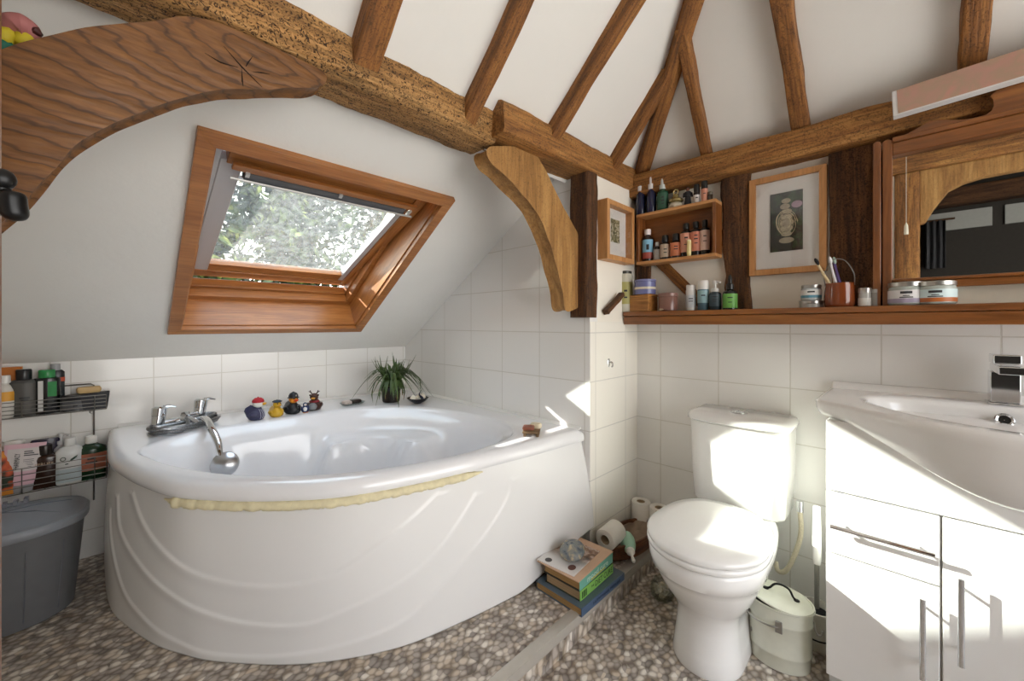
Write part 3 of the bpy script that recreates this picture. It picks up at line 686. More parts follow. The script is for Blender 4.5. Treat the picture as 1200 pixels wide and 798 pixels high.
# toy penguin
t = thing('toy_penguin', 'tiny blue and white toy penguin between police duck and antlered duck', 'bath toy', (.705, 2.262, ZD))
mb = MB(); mb.lathe([(.010, 0), (.0165, .006), (.018, .018), (.013, .032), (.009, .036)], (0, 0, 0), 16); mb.build('body', pm('#2b3c66', .4), t)
mb = MB(); mb.ball((0, 0, .042), .0115, 14); mb.build('head', pm('#283457', .4), t)
mb = MB(); mb.ball((-.002, -.007, .018), (.012, .012, .015), 12); mb.ball((-.001, -.006, .042), (.008, .007, .007), 10); mb.build('white_front', pm('#dcdcd8', .5), t)
mb = MB(); mb.cyl((-.002, -.012, .041), (-.003, -.02, .040), .0025, .0005, 8); mb.build('beak', pm('#cd7b35', .5), t)
for x in (-.008, .006): mb = MB(); mb.ball((x, -.012, .002), (.006, .008, .002), 8); mb.build('foot', pm('#cd7b35', .5), t)
for x in (-.017, .017): mb = MB(); mb.ball((x, .001, .022), (.003, .006, .013), 8); mb.build('wing', pm('#25386b', .4), t)
# glass soap dish with a two-coloured soap
t = thing('soap_dish', 'clear glass soap dish holding black and pale soap, left of the plant', 'soap dish', (.975, 2.30, ZD), math.radians(8))
mb = MB(); mb.loft([[((a * sx), (b * sy), z) for a, b in [(math.copysign(abs(math.cos(q)) ** .5, math.cos(q)), math.copysign(abs(math.sin(q)) ** .5, math.sin(q))) for q in [2 * PI * k / 28 for k in range(28)]]] for sx, sy, z in ((.055, .035, 0), (.068, .045, .012), (.066, .043, .012), (.052, .033, .004))]); mb.build('dish', glass('dish_glass', '#dfe6e4', .25), t)
t = thing('soap_bar', 'dark soap bar lying in the glass dish', 'soap', (.993, 2.302, ZD + .0045), math.radians(8))
def soap(mb, lx, ly, lz, X=None): mb.ball((0, 0, lz / 2), (lx / 2, ly / 2, lz / 2), 20, X=X); 
def rbox(mb, lx, ly, z0, z1, e=.3, n=24, c=(0, 0)):
    rings = []
    for k, z in ((.86, z0), (1, z0 + (z1 - z0) * .25), (1, z0 + (z1 - z0) * .7), (.88, z1)):
        rings.append([(c[0] + math.copysign(abs(math.cos(q)) ** e, math.cos(q)) * lx / 2 * k, c[1] + math.copysign(abs(math.sin(q)) ** e, math.sin(q)) * ly / 2 * k, z) for q in [2 * PI * i / n for i in range(n)]])
    mb.loft(rings)
mb = MB(); rbox(mb, .058, .048, 0, .02); mb.build('soap', pm('#2c2420', .45), t)
t = thing('soap_bar', 'pale pinkish soap bar lying in the glass dish', 'soap', (.940, 2.296, ZD + .0045), math.radians(8))
mb = MB(); rbox(mb, .046, .045, 0, .019); mb.build('soap', pm('#cbbcb4', .5), t)
# spiky pot plant
PL = Vector((1.175, 2.215, ZD))
t = thing('potted_plant', 'spiky green trailing plant in a small dark pot in the bath corner', 'plant', PL)
mb = MB(); mb.lathe([(.046, 0), (.05, .004), (.058, .085), (.063, .088), (.063, .1), (.057, .1), (.055, .09)], (0, 0, 0), 28, cap1=True); mb.build('pot', pm('#1d130f', .5, var=.2), t)
mb = MB(); mb.lathe([(.056, .086), (.03, .094), (0.001, .096)], (0, 0, 0), 20, cap0=False); mb.build('soil', pm('#33251a', .95, var=.3), t)
rp = random.Random(4); mb = MB(); dry = MB()
def blade(m_, pts, w):
    pts = catmull(pts, 5); n = len(pts); rows = []
    for i, p in enumerate(pts):
        tn = (pts[min(n - 1, i + 1)] - pts[max(0, i - 1)]).normalized(); sd = tn.cross(Vector((0, 0, 1)))
        if sd.length < .1: sd = Vector((1, 0, 0))
        sd.normalize(); ww = w * (1 - (i / (n - 1)) ** 2 * .9); up = sd.cross(tn)
        rows.append([p - sd * ww, p - up * ww * .45, p + sd * ww, p + up * ww * .25])
    m_.loft(rows)
for k in range(84):
    a = rp.uniform(0, 2 * PI); r0 = rp.uniform(0, .035); b0 = Vector((math.cos(a) * r0, math.sin(a) * r0, .09)); out = rp.uniform(.3, 1.45); d = Vector((math.cos(a), math.sin(a), 0)); ln = rp.uniform(.10, .19)
    if d.y > .4: out *= .6
    up = b0 + d * ln * .25 * out + Vector((0, 0, ln * .55)); mid = b0 + d * ln * .6 * out + Vector((0, 0, ln * (.9 - .45 * out))); e = b0 + d * ln * 1.0 * out + Vector((0, 0, ln * (1.15 - 1.15 * out)))
    blade(mb, [b0, up, mid, e], rp.uniform(.006, .0095))
for cx, cz, n_ in ((-.055, .16, 8), (.075, .15, 9), (.03, .17, 7)):
    for k in range(n_):
        a = rp.uniform(0, 2 * PI); d = Vector((math.cos(a), math.sin(a) * .6, 0)); c0 = Vector((cx * .4, 0, .10)); c1 = Vector((cx, -.01, cz))
        blade(mb, [c0, c1, c1 + d * .03 + Vector((cx * .2, 0, .05)), c1 + d * rp.uniform(.03, .07) + Vector((cx * .4, 0, rp.uniform(.06, .13)))], rp.uniform(.0065, .010))
for k in range(26):
    a = rp.uniform(-3.0, .1); d = Vector((math.cos(a), math.sin(a), 0)); blade(mb, [d * .02 + Vector((0, 0, .095)), d * .05 + Vector((0, 0, .135)), d * .085 + Vector((0, 0, .09)), d * rp.uniform(.085, .105) + Vector((0, 0, rp.uniform(.02, .06)))], rp.uniform(.005, .008))
blade(mb, [Vector((.02, 0, .1)), Vector((.06, -.06, .17)), Vector((.11, -.13, .15)), Vector((.085, -.2, .06))], .006)
blade(mb, [Vector((-.03, 0, .1)), Vector((-.09, 0, .14)), Vector((-.12, .0, .07)), Vector((-.12, -.01, .01))], .007)
for k in range(9):
    a = rp.uniform(-2.6, -.5); d = Vector((math.cos(a), math.sin(a), 0)); blade(dry, [d * .03 + Vector((0, 0, .095)), d * .066 + Vector((0, 0, .11)), d * .078 + Vector((0, 0, .06)), d * .075 + Vector((0, 0, rp.uniform(.005, .03)))], .004)
mb.build('foliage', pm('#45592f', .4, var=.45, vscale=35.), t, sharp=60)
dl = dry.build('dry_leaves', pm('#8f6f3e', .7, var=.3), t, sharp=60); dl['label'] = 'dry brown hanging leaves'
# black bowl of soaps
t = thing('soap_bowl', 'small black bowl of white soaps right of the plant', 'bowl', (1.262, 2.055, ZD))
mb = MB(); mb.lathe([(.022, 0), (.026, .004), (.05, .016), (.064, .032), (.061, .033), (.046, .019), (.02, .008)], (0, 0, 0), 28); mb.build('bowl', pm('#17161a', .25), t)
for k, (x, y, z, rx, rz, lab) in enumerate([(-.026, -.008, .022, .45, .4, 'larger cream soap chunk leaning in the black bowl'), (.03, .012, .024, -.5, -.6, 'smaller cream soap chunk at the right edge of the black bowl')]):
    s_ = thing('soap_chunk', lab, 'soap', (1.262 + x, 2.055 + y, ZD + z), rot=(.3, rx, rz)); mb = MB()
    mb.loft([[(-.03, -.02, -.006), (.028, -.022, -.004), (.03, .02, -.006), (-.026, .022, -.004)], [(-.026, -.016, .022), (.02, -.02, .026), (.024, .016, .02), (-.02, .018, .024)]]); mb.build('soap', pm('#e6dfcf', .55), s_, bevel=.004)
s_ = thing('tied_ribbon', 'dark navy ribbon draped over the soaps in the black bowl', 'ribbon', (1.262, 2.055, ZD + .03)); mb = MB()
for dx in (-.004, .004): blade(mb, [Vector((dx, -.055, -.002)), Vector((.004 + dx, -.03, .012)), Vector((.01, .0, .022)), Vector((.03, .01, .045))], .006)
mb.build('ribbon', pm('#1b2238', .6), s_)
# soap on a little wooden rack
RK = Vector((1.255, 1.135, ZD))
t = thing('soap_rack', 'small slatted wooden soap rack on the bath rim', 'soap dish', RK, math.radians(38)); wd = wood('rack_wood', '#5c4630', '#84694a', '#a08763', 0, 2., .7, .3)
for k in (-1, 1): mb = MB(); mb.box((-.05, k * .026 - .006, 0), (.05, k * .026 + .006, .012)); mb.build('runner', wd, t, bevel=.002)
for k in range(5): mb = MB(); mb.box((-.05 + k * .0225, -.036, .0125), (-.038 + k * .0225, .036, .02)); mb.build('slat', wd, t, bevel=.0015)
t = thing('soap_bar', 'reddish brown soap slab on the wooden rack', 'soap', RK + Vector((-.014, .006, .0205)), math.radians(38)); mb = MB(); rbox(mb, .05, .05, 0, .014); mb.build('soap', pm('#8a5240', .55, var=.15), t)
t = thing('soap_bar', 'cream soap lump beside the brown slab on the wooden rack', 'soap', RK + Vector((.027, .0, .0205)), math.radians(20)); mb = MB(); rbox(mb, .034, .05, 0, .02, .6); mb.build('soap', pm('#e3d6b8', .5), t)

# ================================================================== BOTTLES: a kit of bodies, caps and labels
def bottle(name, label, cat, loc, r, h, prof, body, cap, capr=.5, caph=.12, lab=None, lrange=(.15, .6), sq=(1, 1), rz=0., group=None, top='cap', marks=None, brough=.25, n=24, lab2=None, glassy=False, capmetal=False):
    """prof: (radius, height) fractions of the body below the cap; caph: the cap's share of the height"""
    t = thing(name, label, cat, loc, rz, group); hb = h * (1 - caph)
    mb = MB(); mb.lathe([(a * r, b * hb) for a, b in prof], (0, 0, 0), n, sq); bm_ = glass('bottle_glass' + body, body, .15) if glassy else pm(body, brough, coat=.2, var=.05)
    mb.build('body', bm_, t)
    def rad(z):
        for (a, b), (c, d) in zip(prof, prof[1:]):
            if b <= z <= d and d > b: return (a + (c - a) * (z - b) / (d - b)) * r
        return r
    if lab:
        z0, z1 = lrange; mb = MB(); e = .0007
        pr_ = [(rad(z0 + (z1 - z0) * k / 6) + e, (z0 + (z1 - z0) * k / 6) * hb) for k in range(7)]
        mb.lathe(pr_, (0, 0, 0), n, sq, False, False); mats = [pm(lab, .45, var=.04)]
        if lab2:
            mats.append(pm(lab2, .45, var=.04))
            for fc in mb.bm.faces:
                z = sum(v.co.z for v in fc.verts) / len(fc.verts) / hb
                if z < z0 + (z1 - z0) * .34: fc.material_index = 1
        lb = mb.build('label', mats, t)
        if marks:
            mb = MB(); a0 = math.atan2(-loc[1], -loc[0]) - rz
            for zf, w_, hh in marks:                           # fine print too small to read
                z = (z0 + (z1 - z0) * zf) * hb; rr = rad(z / hb) + .0013
                rows = []
                for q in range(7):
                    a = a0 + (q / 6 - .5) * w_
                    rows.append([Vector((math.cos(a) * rr * sq[0], math.sin(a) * rr * sq[1], z + s * hh * hb / 2)) for s in (-1, 1)])
                for A_, B_ in zip(rows, rows[1:]): mb.f([mb.v(p) for p in (A_[0], B_[0], B_[1], A_[1])])
            mb.build('print', pm('#2b2b30', .5, var=0), lb)
    cr, ch = r * capr, h * caph; z = hb; cm = pm(cap, .3, .95, var=.05) if capmetal else pm(cap, .35, coat=.2, var=.03)
    if top == 'cap':
        mb = MB(); mb.lathe([(cr * .96, -.001), (cr, ch * .06), (cr, ch * .9), (cr * .9, ch)], (0, 0, z), n, (1, 1) if capr < .8 else sq); mb.build('cap', cm, t)
    elif top == 'pump':
        mb = MB(); mb.lathe([(cr, 0), (cr, ch * .3), (cr * .35, ch * .34), (cr * .3, ch * .7)], (0, 0, z), n); mb.build('collar', cm, t)
        mb = MB(); mb.lathe([(cr * .6, ch * .68), (cr * .65, ch * .98), (cr * .5, ch)], (0, 0, z), n); a = math.atan2(-loc[1], -loc[0]) + .9 - rz
        mb.tube([(0, 0, z + ch * .88), (math.cos(a) * cr * 1.2, math.sin(a) * cr * 1.2, z + ch * .9), (math.cos(a) * cr * 1.8, math.sin(a) * cr * 1.8, z + ch * .78)], cr * .28, 8); mb.build('pump_head', cm, t)
    elif top == 'spray':
        mb = MB(); mb.lathe([(cr, 0), (cr, ch * .4), (cr * .72, ch * .46), (cr * .7, ch * .8), (cr * .62, ch), ], (0, 0, z), n); mb.build('spray_cap', cm, t)
    elif top == 'dropper':
        mb = MB(); mb.lathe([(cr, 0), (cr, ch * .35), (cr * .55, ch * .42), (cr * .6, ch * .7), (cr * .3, ch * .95), (cr * .1, ch)], (0, 0, z), n); mb.build('dropper', cm, t)
    return t
STR = [(.9, 0), (1, .015), (1, .84), (.92, .9), (.5, .96), (.42, 1)]       # shouldered
CYL = [(.92, 0), (1, .02), (1, .97), (.95, 1)]                              # straight can
RND = [(.85, 0), (1, .05), (1, .7), (.9, .8), (.6, .92), (.4, .95), (.4, 1)]   # sloping shoulders
BROAD = [(.95, 0), (1, .02), (1, .76), (.9, .84), (.5, .9), (.34, .92), (.34, 1)]

# ================================================================== WIRE CADDY ON THE LEFT WALL
YF, YBK = 2.465, 2.54; X0, X1 = -.50, -.035; ZU, ZLO = .752, .452
cad = thing('wire_caddy', 'two-tier wire shower caddy hung on the left tiled wall beside the bath', 'shower caddy', (X1, YBK, ZLO)); co_ = Vector((X1, YBK, ZLO))
def wires(name, lst, r=.0017):
    mb = MB()
    for l in lst: mb.tube([Vector(p) - co_ for p in l], r, 6)
    return mb.build(name, M['wire'], cad)
def basket(z, hh):
    l = []
    for k in range(5): zz = z + hh * (k + .0) / 4; l.append([(X0, YBK, zz), (X0, YF, zz), (X1, YF, zz), (X1, YBK, zz)])
    for k in range(9): x = X0 + (X1 - X0) * k / 8; l.append([(x, YBK, z), (x, YF, z)])
    for x in (X0, (X0 + X1) / 2, X1 - .035, X1): l.append([(x, YF, z), (x, YF, z + hh)])
    for k in range(4): y = YF + (YBK - YF) * k / 3; l.append([(X0, y, z), (X1, y, z)])
    return wires('basket', l)
basket(ZU, .062); basket(ZLO, .098)
wires('hanging_frame', [[(X1 - .04, YBK + .006, ZLO - .11), (X1 - .04, YBK + .006, ZU + .098), (X1 - .05, YBK + .006, ZU + .105), (X0 + .05, YBK + .006, ZU + .105), (X0 + .04, YBK + .006, ZU + .098), (X0 + .04, YBK + .006, ZLO)]], .0032)
mb = MB(); mb.lathe([(.009, 0), (.009, .004), (.004, .01)], (0, 0, 0), 12, X=Matrix.Translation(Vector((X1 - .046, YW - .001, ZU - .02)) - co_) @ Matrix.Rotation(PI / 2, 4, 'X')); mb.build('screw', M['steel'], cad)
G1, G2 = 'toiletries in the upper caddy basket', 'toiletries in the lower caddy basket'
def cpos(px, y, z): return (P(px, 480, 1, y).x, y, z + .0024)
x, y, z = cpos(6, 2.495, ZU); bottle('sun_lotion_bottle', 'white-capped bottle with orange and green label, far left of upper caddy basket', 'bottle', (x, y, z), .026, .165, RND, '#d9d6cf', '#e9e8e4', .55, .17, '#e0a23a', (.35, .75), group=G1, lab2='#d9d6cf')
t = thing('cardboard_box', 'orange carton standing behind bottles in upper caddy basket', 'box', (*cpos(10, 2.524, ZU)[:2], ZU + .0024), group=G1)
mb = MB(); mb.box((-.045, -.011, 0), (.035, .011, .195)); mb.build('carton', pm('#b56a24', .6, var=.12), t, bevel=.001)
mb = MB(); mb.box((-.03, -.0118, .11), (.02, -.0112, .135)); mb.build('panel_print', pm('#3a3a3c', .6), t)
x, y, z = cpos(28, 2.503, ZU); bottle('deodorant_can', 'dark grey metallic bottle with black cap in upper caddy basket', 'bottle', (x, y, z), .038, .185, [(.95, 0), (1, .03), (1, .93), (.8, .985), (.6, 1)], '#4b4a49', '#19191b', .56, .22, '#55534f', (.1, .9), group=G1, sq=(1, .62), brough=.3, marks=[(.5, .7, .05), (.43, .5, .03)])
x, y, z = cpos(55, 2.505, ZU); sg = bottle('shower_gel_bottle', 'black bottle with bright green cap and white stripe in upper caddy basket', 'bottle', (x, y, z), .038, .178, [(.96, 0), (1, .02), (1, .93), (.93, .98), (.6, 1)], '#17191b', '#2f8c4b', .62, .17, None, sq=(1, .6), group=G1)
mb = MB(); mb.box((-.022, -.0238, .01), (-.008, -.0222, .135)); mb.build('white_stripe', pm('#cfcfcd', .5), sg)
mb = MB(); mb.box((.004, -.0236, .07), (.028, -.0205, .13)); mb.lathe([(.009, 0), (.009, .001)], (0, 0, 0), 16, X=Matrix.Translation((.018, -.0237, .105)) @ Matrix.Rotation(PI / 2, 4, 'X')); mb.build('green_print', [pm('#2e8a4a', .5)], sg)
x, y, z = cpos(65, 2.527, ZU); bottle('hair_product_bottle', 'dark bottle with clear grey cap behind the green-capped bottle', 'bottle', (x, y, z), .026, .2, [(.96, 0), (1, .02), (1, .95), (.7, 1)], '#20262a', '#9a9a9c', .55, .13, '#c2502f', (.72, .82), sq=(1, .42), group=G1)
x, y, z = cpos(88, 2.50, ZU); bottle('hair_wax_tub', 'low dark grey tub with lid, left of the two in upper caddy basket', 'tub', (x, y, z), .042, .066, CYL, '#3c3e42', '#232427', 1.03, .28, '#4a4c50', (.1, .9), sq=(1, .7), group=G1, marks=[(.5, .3, .2)])
x, y, z = cpos(112, 2.50, ZU); tb = thing('square_tub', 'dark open square tub at the right end of upper caddy basket', 'tub', (x, y, z), group=G1)
mb = MB(); mb.loft([[(-.036, -.026, 0), (.036, -.026, 0), (.036, .026, 0), (-.036, .026, 0)], [(-.044, -.031, .068), (.044, -.031, .068), (.044, .031, .068), (-.044, .031, .068)], [(-.041, -.028, .068), (.041, -.028, .068), (.041, .028, .068), (-.041, .028, .068)], [(-.034, -.024, .04), (.034, -.024, .04), (.034, .024, .04), (-.034, .024, .04)]]); mb.build('tub_body', pm('#2c2e33', .35), tb, bevel=.002)
t = thing('soap_bar', 'yellowish soap bar resting across the dark tubs in the caddy', 'soap', (x - .02, y + .012, z + .0685), math.radians(4), group=G1); mb = MB(); rbox(mb, .075, .03, 0, .026, .5); mb.build('soap', pm('#c9ab78', .55, var=.1), t)
x, y, z = cpos(3, 2.497, ZLO); t = thing('refill_pouch', 'dark green and orange patterned pouch, far left of lower caddy basket', 'pouch', (x, y, z), group=G2)
mb = MB(); mb.loft([[(-.035, -.022, 0), (.03, -.022, 0), (.03, .02, 0), (-.035, .02, 0)], [(-.036, -.025, .08), (.03, -.025, .08), (.03, .022, .08), (-.036, .022, .08)], [(-.034, -.008, .17), (.026, -.008, .17), (.026, .006, .17), (-.034, .006, .17)]])
def pouch_mat():
    m, nt, b = newmat('pouch_print'); tc = N(nt, 'ShaderNodeTexCoord'); nz = N(nt, 'ShaderNodeTexNoise', Scale=22., Detail=1.); L(nt, tc, 'Object', nz, 0)
    r = ramp(nt, [(.45, '#1e2f1c'), (.52, '#c4502a'), (.62, '#d58a2e')]); L(nt, nz, 'Fac', r, 0); L(nt, r, 0, b, 'Base Color'); b.inputs['Roughness'].default_value = .4; return m
mb.build('pouch', pouch_mat(), t, bevel=.003)
x, y, z = cpos(17, 2.527, ZLO); bottle('lotion_bottle', 'bottle with pale cap hidden behind the pink tube', 'bottle', (x, y, z), .03, .2, STR, '#8b8a86', '#dbd9d3', .9, .12, sq=(1, .4), group=G2)
# pink tube standing on its cap, crimped end up
x, y, z = cpos(25, 2.496, ZLO); tb = thing('hand_cream_tube', 'pale pink cream tube standing on its clear cap in lower caddy basket', 'tube', (x, y, z), rot=(.05, math.radians(4), 0), group=G2)
mb = MB(); rg = []
for zz, rx, ry in ((.03, .040, .022), (.05, .044, .023), (.1, .048, .017), (.15, .052, .008), (.178, .054, .002), (.19, .054, .0015)): rg.append([(math.cos(a) * rx, math.sin(a) * ry, zz) for a in [2 * PI * q / 24 for q in range(24)]])
mb.loft(rg); mb.build('tube_body', [pm('#d9b3bd', .4, var=.03)], tb)
mb = MB(); rows = []
for q in range(9):
    a = -PI / 2 + (q / 8 - .5) * 2.0; rows.append([(math.cos(a) * rx, math.sin(a) * ry - .0012, zz) for zz, rx, ry in ((.085, .0470, .0185), (.1, .048, .017), (.15, .052, .008), (.172, .0535, .0032))])
for A_, B_ in zip(rows, rows[1:]):
    for j in range(3): mb.f([mb.v(p) for p in (A_[j], B_[j], B_[j + 1], A_[j + 1])])
lb = mb.build('label', pm('#cfc8c6', .5), tb)
mb = MB(); mb.lathe([(.036, 0), (.038, .003), (.04, .03)], (0, 0, 0), 24, (1, .6)); mb.build('cap', pm('#b9b9ba', .2, trans=.3), tb)
tilt = math.atan2(.0105, .07)
text_mesh('lettering', 'PHARMACY', .02, pm('#2a2a2c', .5, var=0), lb, frame_mtx((-.017, -.0175, .125), (0, math.sin(tilt), math.cos(tilt)), (-1, 0, 0)), .0004, width=.062)
mb = MB()
for k_, w_ in enumerate((.022, .026, .038, .034, .034, .03, .034, .028)):
    zz = .158 - k_ * .0075 if k_ < 3 else .148 - k_ * .0068; yy = -.0045 - (.172 - zz) * .15 - .0022; mb.box((-.002, yy, zz), (-.002 + w_ * (1 if k_ < 3 else .8), yy + .0012, zz + (.004 if k_ < 3 else .0016)))
mb.build('fine_print', pm('#4a4648', .5, var=0), lb)
x, y, z = cpos(53, 2.497, ZLO); bt_ = bottle('bath_oil_bottle', 'flat dark brown bottle with black cap in lower caddy basket', 'bottle', (x, y, z), .049, .172, [(.94, 0), (1, .03), (1, .86), (.9, .95), (.6, 1)], '#34221a', '#1c1512', .42, .22, None, sq=(1, .42), group=G2, brough=.2)
text_mesh('lettering', 'PERLIER', .015, pm('#b79f86', .4, var=0), bt_, frame_mtx((0, -.0246, .098), (1, 0, 0), (0, 0, 1)), .0004, width=.05)
x, y, z = cpos(53, 2.53, ZLO); bottle('shampoo_bottle', 'dark purple bottle with white label behind the brown bottle', 'bottle', (x, y, z), .042, .19, [(.96, 0), (1, .03), (1, .9), (.95, 1)], '#231a34', '#1b1430', .95, .3, '#cfcdd2', (.6, .98), sq=(1, .32), group=G2)
x, y, z = cpos(72, 2.527, ZLO); bottle('hand_soap_pump', 'clear pump bottle with chrome pump between purple and white bottles', 'bottle', (x, y, z), .026, .205, STR, '#b5b4b6', '#c9c9ca', .5, .22, sq=(1, .5), group=G2, top='pump')
x, y, z = cpos(82, 2.493, ZLO); wb = bottle('body_lotion_bottle', 'white bottle with dark green leaf mark in lower caddy basket', 'bottle', (x, y, z), .044, .188, [(.94, 0), (1, .03), (1, .76), (.93, .88), (.7, .95), (.4, 1)], '#d9dad8', '#d5d5d2', .40, .17, '#b9c6ca', (.05, .4), sq=(1, .55), group=G2)
mb = MB(); lf = [(-.002, -.012), (.004, .0), (.014, .008), (.024, .014), (.02, .004), (.012, -.004), (.004, -.008)]
mb.prism(lf, lambda u, v, w: (u, w, .103 + v), -.0249, -.0238); mb.box((-.012, -.0249, .082), (-.003, -.0238, .086)); mb.lathe([(.0085, 0), (.0085, .001), (.006, .001), (.006, 0)], (0, 0, 0), 20, X=Matrix.Translation((-.018, -.0235, .106)) @ Matrix.Rotation(PI / 2, 4, 'X'), cap0=False, cap1=False)
mb.build('leaf_print', pm('#1f3a2a', .5, var=0), wb)
x, y, z = cpos(107, 2.498, ZLO); gb = bottle('bath_essence_bottle', 'dark green bottle with white cap at the right of lower caddy basket', 'bottle', (x, y, z), .05, .182, [(.92, 0), (1, .03), (1, .78), (.9, .88), (.5, .95), (.32, 1)], '#1c3a24', '#e2e1dc', .36, .16, '#b06a50', (.25, .72), sq=(1, .5), group=G2, marks=[(.7, .5, .04), (.5, .7, .03)])

# ================================================================== GREY BIN
def spow(a, e): return math.copysign(abs(math.cos(a)) ** e, math.cos(a)), math.copysign(abs(math.sin(a)) ** e, math.sin(a))
def oval(rx, ry, z, e=.75, n=48, c=(0, 0)): return [(c[0] + spow(2 * PI * k / n, e)[0] * rx, c[1] + spow(2 * PI * k / n, e)[1] * ry, z) for k in range(n)]
BX = Vector((-.29, 2.235, ZP)); t = thing('plastic_bin', 'grey oval plastic bin with lid on the floor below the caddy', 'bin', BX)
mb = MB(); mb.loft([oval(.165, .135, 0), oval(.175, .145, .006), oval(.2, .165, .30), oval(.2, .165, .318)]); mb.build('bin_body', pm('#5e5f61', .5, var=.1), t)
for a in (-2.35, -1.95, -1.3, -.75):
    x, y = spow(a, .75); mb = MB(); mb.tube([(x * .178, y * .148, .03), (x * .1965, y * .163, .27)], .0022, 6); mb.build('moulded_rib', pm('#5b5d63', .5), t)
mb = MB(); mb.loft([oval(.210, .174, .312), oval(.213, .177, .316), oval(.213, .177, .334), oval(.205, .17, .344), oval(.19, .155, .343), oval(.17, .137, .352), oval(.1, .08, .366), oval(.02, .02, .37)], True, False, True); li = mb.build('lid', pm('#7d8086', .35, var=.08), t)
mb = MB(); mb.tube([(-.14, .02, .366), (-.04, .06, .374), (.05, .08, .366)], .01, 8)
for k_ in range(9): a = k_ / 8; mb.box((-.14 + .19 * a - .006, .0 + .066 * a, .36), (-.14 + .19 * a + .004, .03 + .066 * a, .386))
mb.build('lid_grip', pm('#6d7077', .4), li)
for a in (-.6, .35): mb = MB(); mb.tube([(0, 0, .371), (math.cos(a) * .1, math.sin(a) * .082, .3675), (math.cos(a) * .175, math.sin(a) * .14, .352)], .0022, 6); mb.build('lid_seam', pm('#666a72', .4), li)

# ================================================================== TOILET
TY = .478
toi = thing('toilet', 'white close-coupled toilet with closed lid against the tiled wall', 'toilet', (1.5, TY, 0)); to = Vector((1.5, TY, 0))
def egg(xf, xb, b, z, n=48, xm=None, eb=.8):
    """egg outline pointing to -X: front at xf, back at xb, half width b"""
    xm = xm if xm is not None else xf + b * 1.15; r = []
    for k in range(n):
        a = 2 * PI * k / n; c_, s_ = math.cos(a), math.sin(a)
        if c_ < 0: x = xm + c_ * (xm - xf)
        else: x = xm + math.copysign(abs(c_) ** eb, c_) * (xb - xm)
        yy = math.copysign(abs(s_) ** (1 if c_ < 0 else .75), s_) * b
        r.append(Vector((x, TY + yy, z)) - to)
    return r
mb = MB(); mb.loft([egg(1.305, 1.80, .108, 0, xm=1.42), egg(1.302, 1.80, .110, .012, xm=1.42), egg(1.312, 1.80, .103, .05, xm=1.42), egg(1.325, 1.80, .096, .12, xm=1.42), egg(1.325, 1.80, .096, .165, xm=1.42), egg(1.305, 1.82, .112, .20, xm=1.41), egg(1.265, 1.83, .140, .25, xm=1.40), egg(1.238, 1.83, .158, .295, xm=1.40), egg(1.228, 1.83, .164, .318, xm=1.40), egg(1.212, 1.84, .172, .325, xm=1.40), egg(1.205, 1.84, .176, .35, xm=1.40), egg(1.205, 1.84, .177, .378, xm=1.40), egg(1.212, 1.84, .17, .385, xm=1.40)])
mb.build('pan', M['ceram'], toi, sharp=50)
mb = MB(); mb.loft([egg(1.204, 1.655, .178, .3865, xm=1.40), egg(1.199, 1.66, .183, .39, xm=1.40), egg(1.199, 1.66, .183, .402, xm=1.40), egg(1.204, 1.655, .178, .405, xm=1.40)]); mb.build('seat', M['gloss'], toi, sharp=60)
mb = MB(); mb.loft([egg(1.207, 1.665, .176, .4065, xm=1.40), egg(1.200, 1.67, .182, .410, xm=1.40), egg(1.200, 1.67, .183, .420, xm=1.40), egg(1.207, 1.665, .176, .427, xm=1.40), egg(1.25, 1.63, .135, .431, xm=1.42), egg(1.36, 1.55, .05, .4325, xm=1.45)]); mb.build('lid', M['gloss'], toi, sharp=60)
mb = MB()
for s in (-1, 1): mb.cyl(Vector((1.675, TY + s * .07 - .016, .405)) - to, Vector((1.675, TY + s * .07 + .016, .405)) - to, .012, n=14)
mb.build('hinges', M['chrome'], toi)
def cis(hw, xf, z, bow=.02, n=15, xb=1.885):
    r = [Vector((xb, TY - hw, z)) - to]
    for k in range(n): u = k / (n - 1) * 2 - 1; r.append(Vector((xf - bow * (1 - u * u) + (.02 * max(0, abs(u) - .9) / .1), TY + u * hw, z)) - to)
    r.append(Vector((xb, TY + hw, z)) - to); return r
mb = MB(); mb.loft([cis(.156, 1.725, .386), cis(.163, 1.718, .40), cis(.170, 1.712, .55), cis(.174, 1.708, .722)]); mb.build('cistern', M['ceram'], toi, bevel=.006, bseg=3)
mb = MB(); mb.loft([cis(.176, 1.706, .7225), cis(.181, 1.698, .727), cis(.182, 1.697, .742), cis(.175, 1.704, .756), cis(.16, 1.722, .763, xb=1.875)]); mb.build('cistern_lid', M['ceram'], toi, sharp=50)
mb = MB(); mb.lathe([(.031, 0), (.031, .004), (.024, .0055)], Vector((1.775, TY, .763)) - to, 28); b_ = mb.build('flush_button', M['chrome'], toi)
for s, w_ in ((-1, .018), (1, .014)): mb = MB(); mb.prism([(math.cos(a) * .019, math.sin(a) * .019) for a in [-PI / 2 + PI * q / 12 for q in range(13)]], lambda u, v, w: Vector((1.775 + v, TY + s * (u + .001), .768 + w)) - to, 0, .002 if s < 0 else .003); mb.build('half_button', M['chrome'], b_)
mb = MB(); mb.lathe([(.011, 0), (.010, .004), (.003, .006)], (0, 0, 0), 14, X=Matrix.Translation(Vector((1.53, TY - .1035, .085)) - to) @ Matrix.Rotation(PI / 2, 4, 'X')); mb.build('floor_fixing_cap', M['steel'], toi)
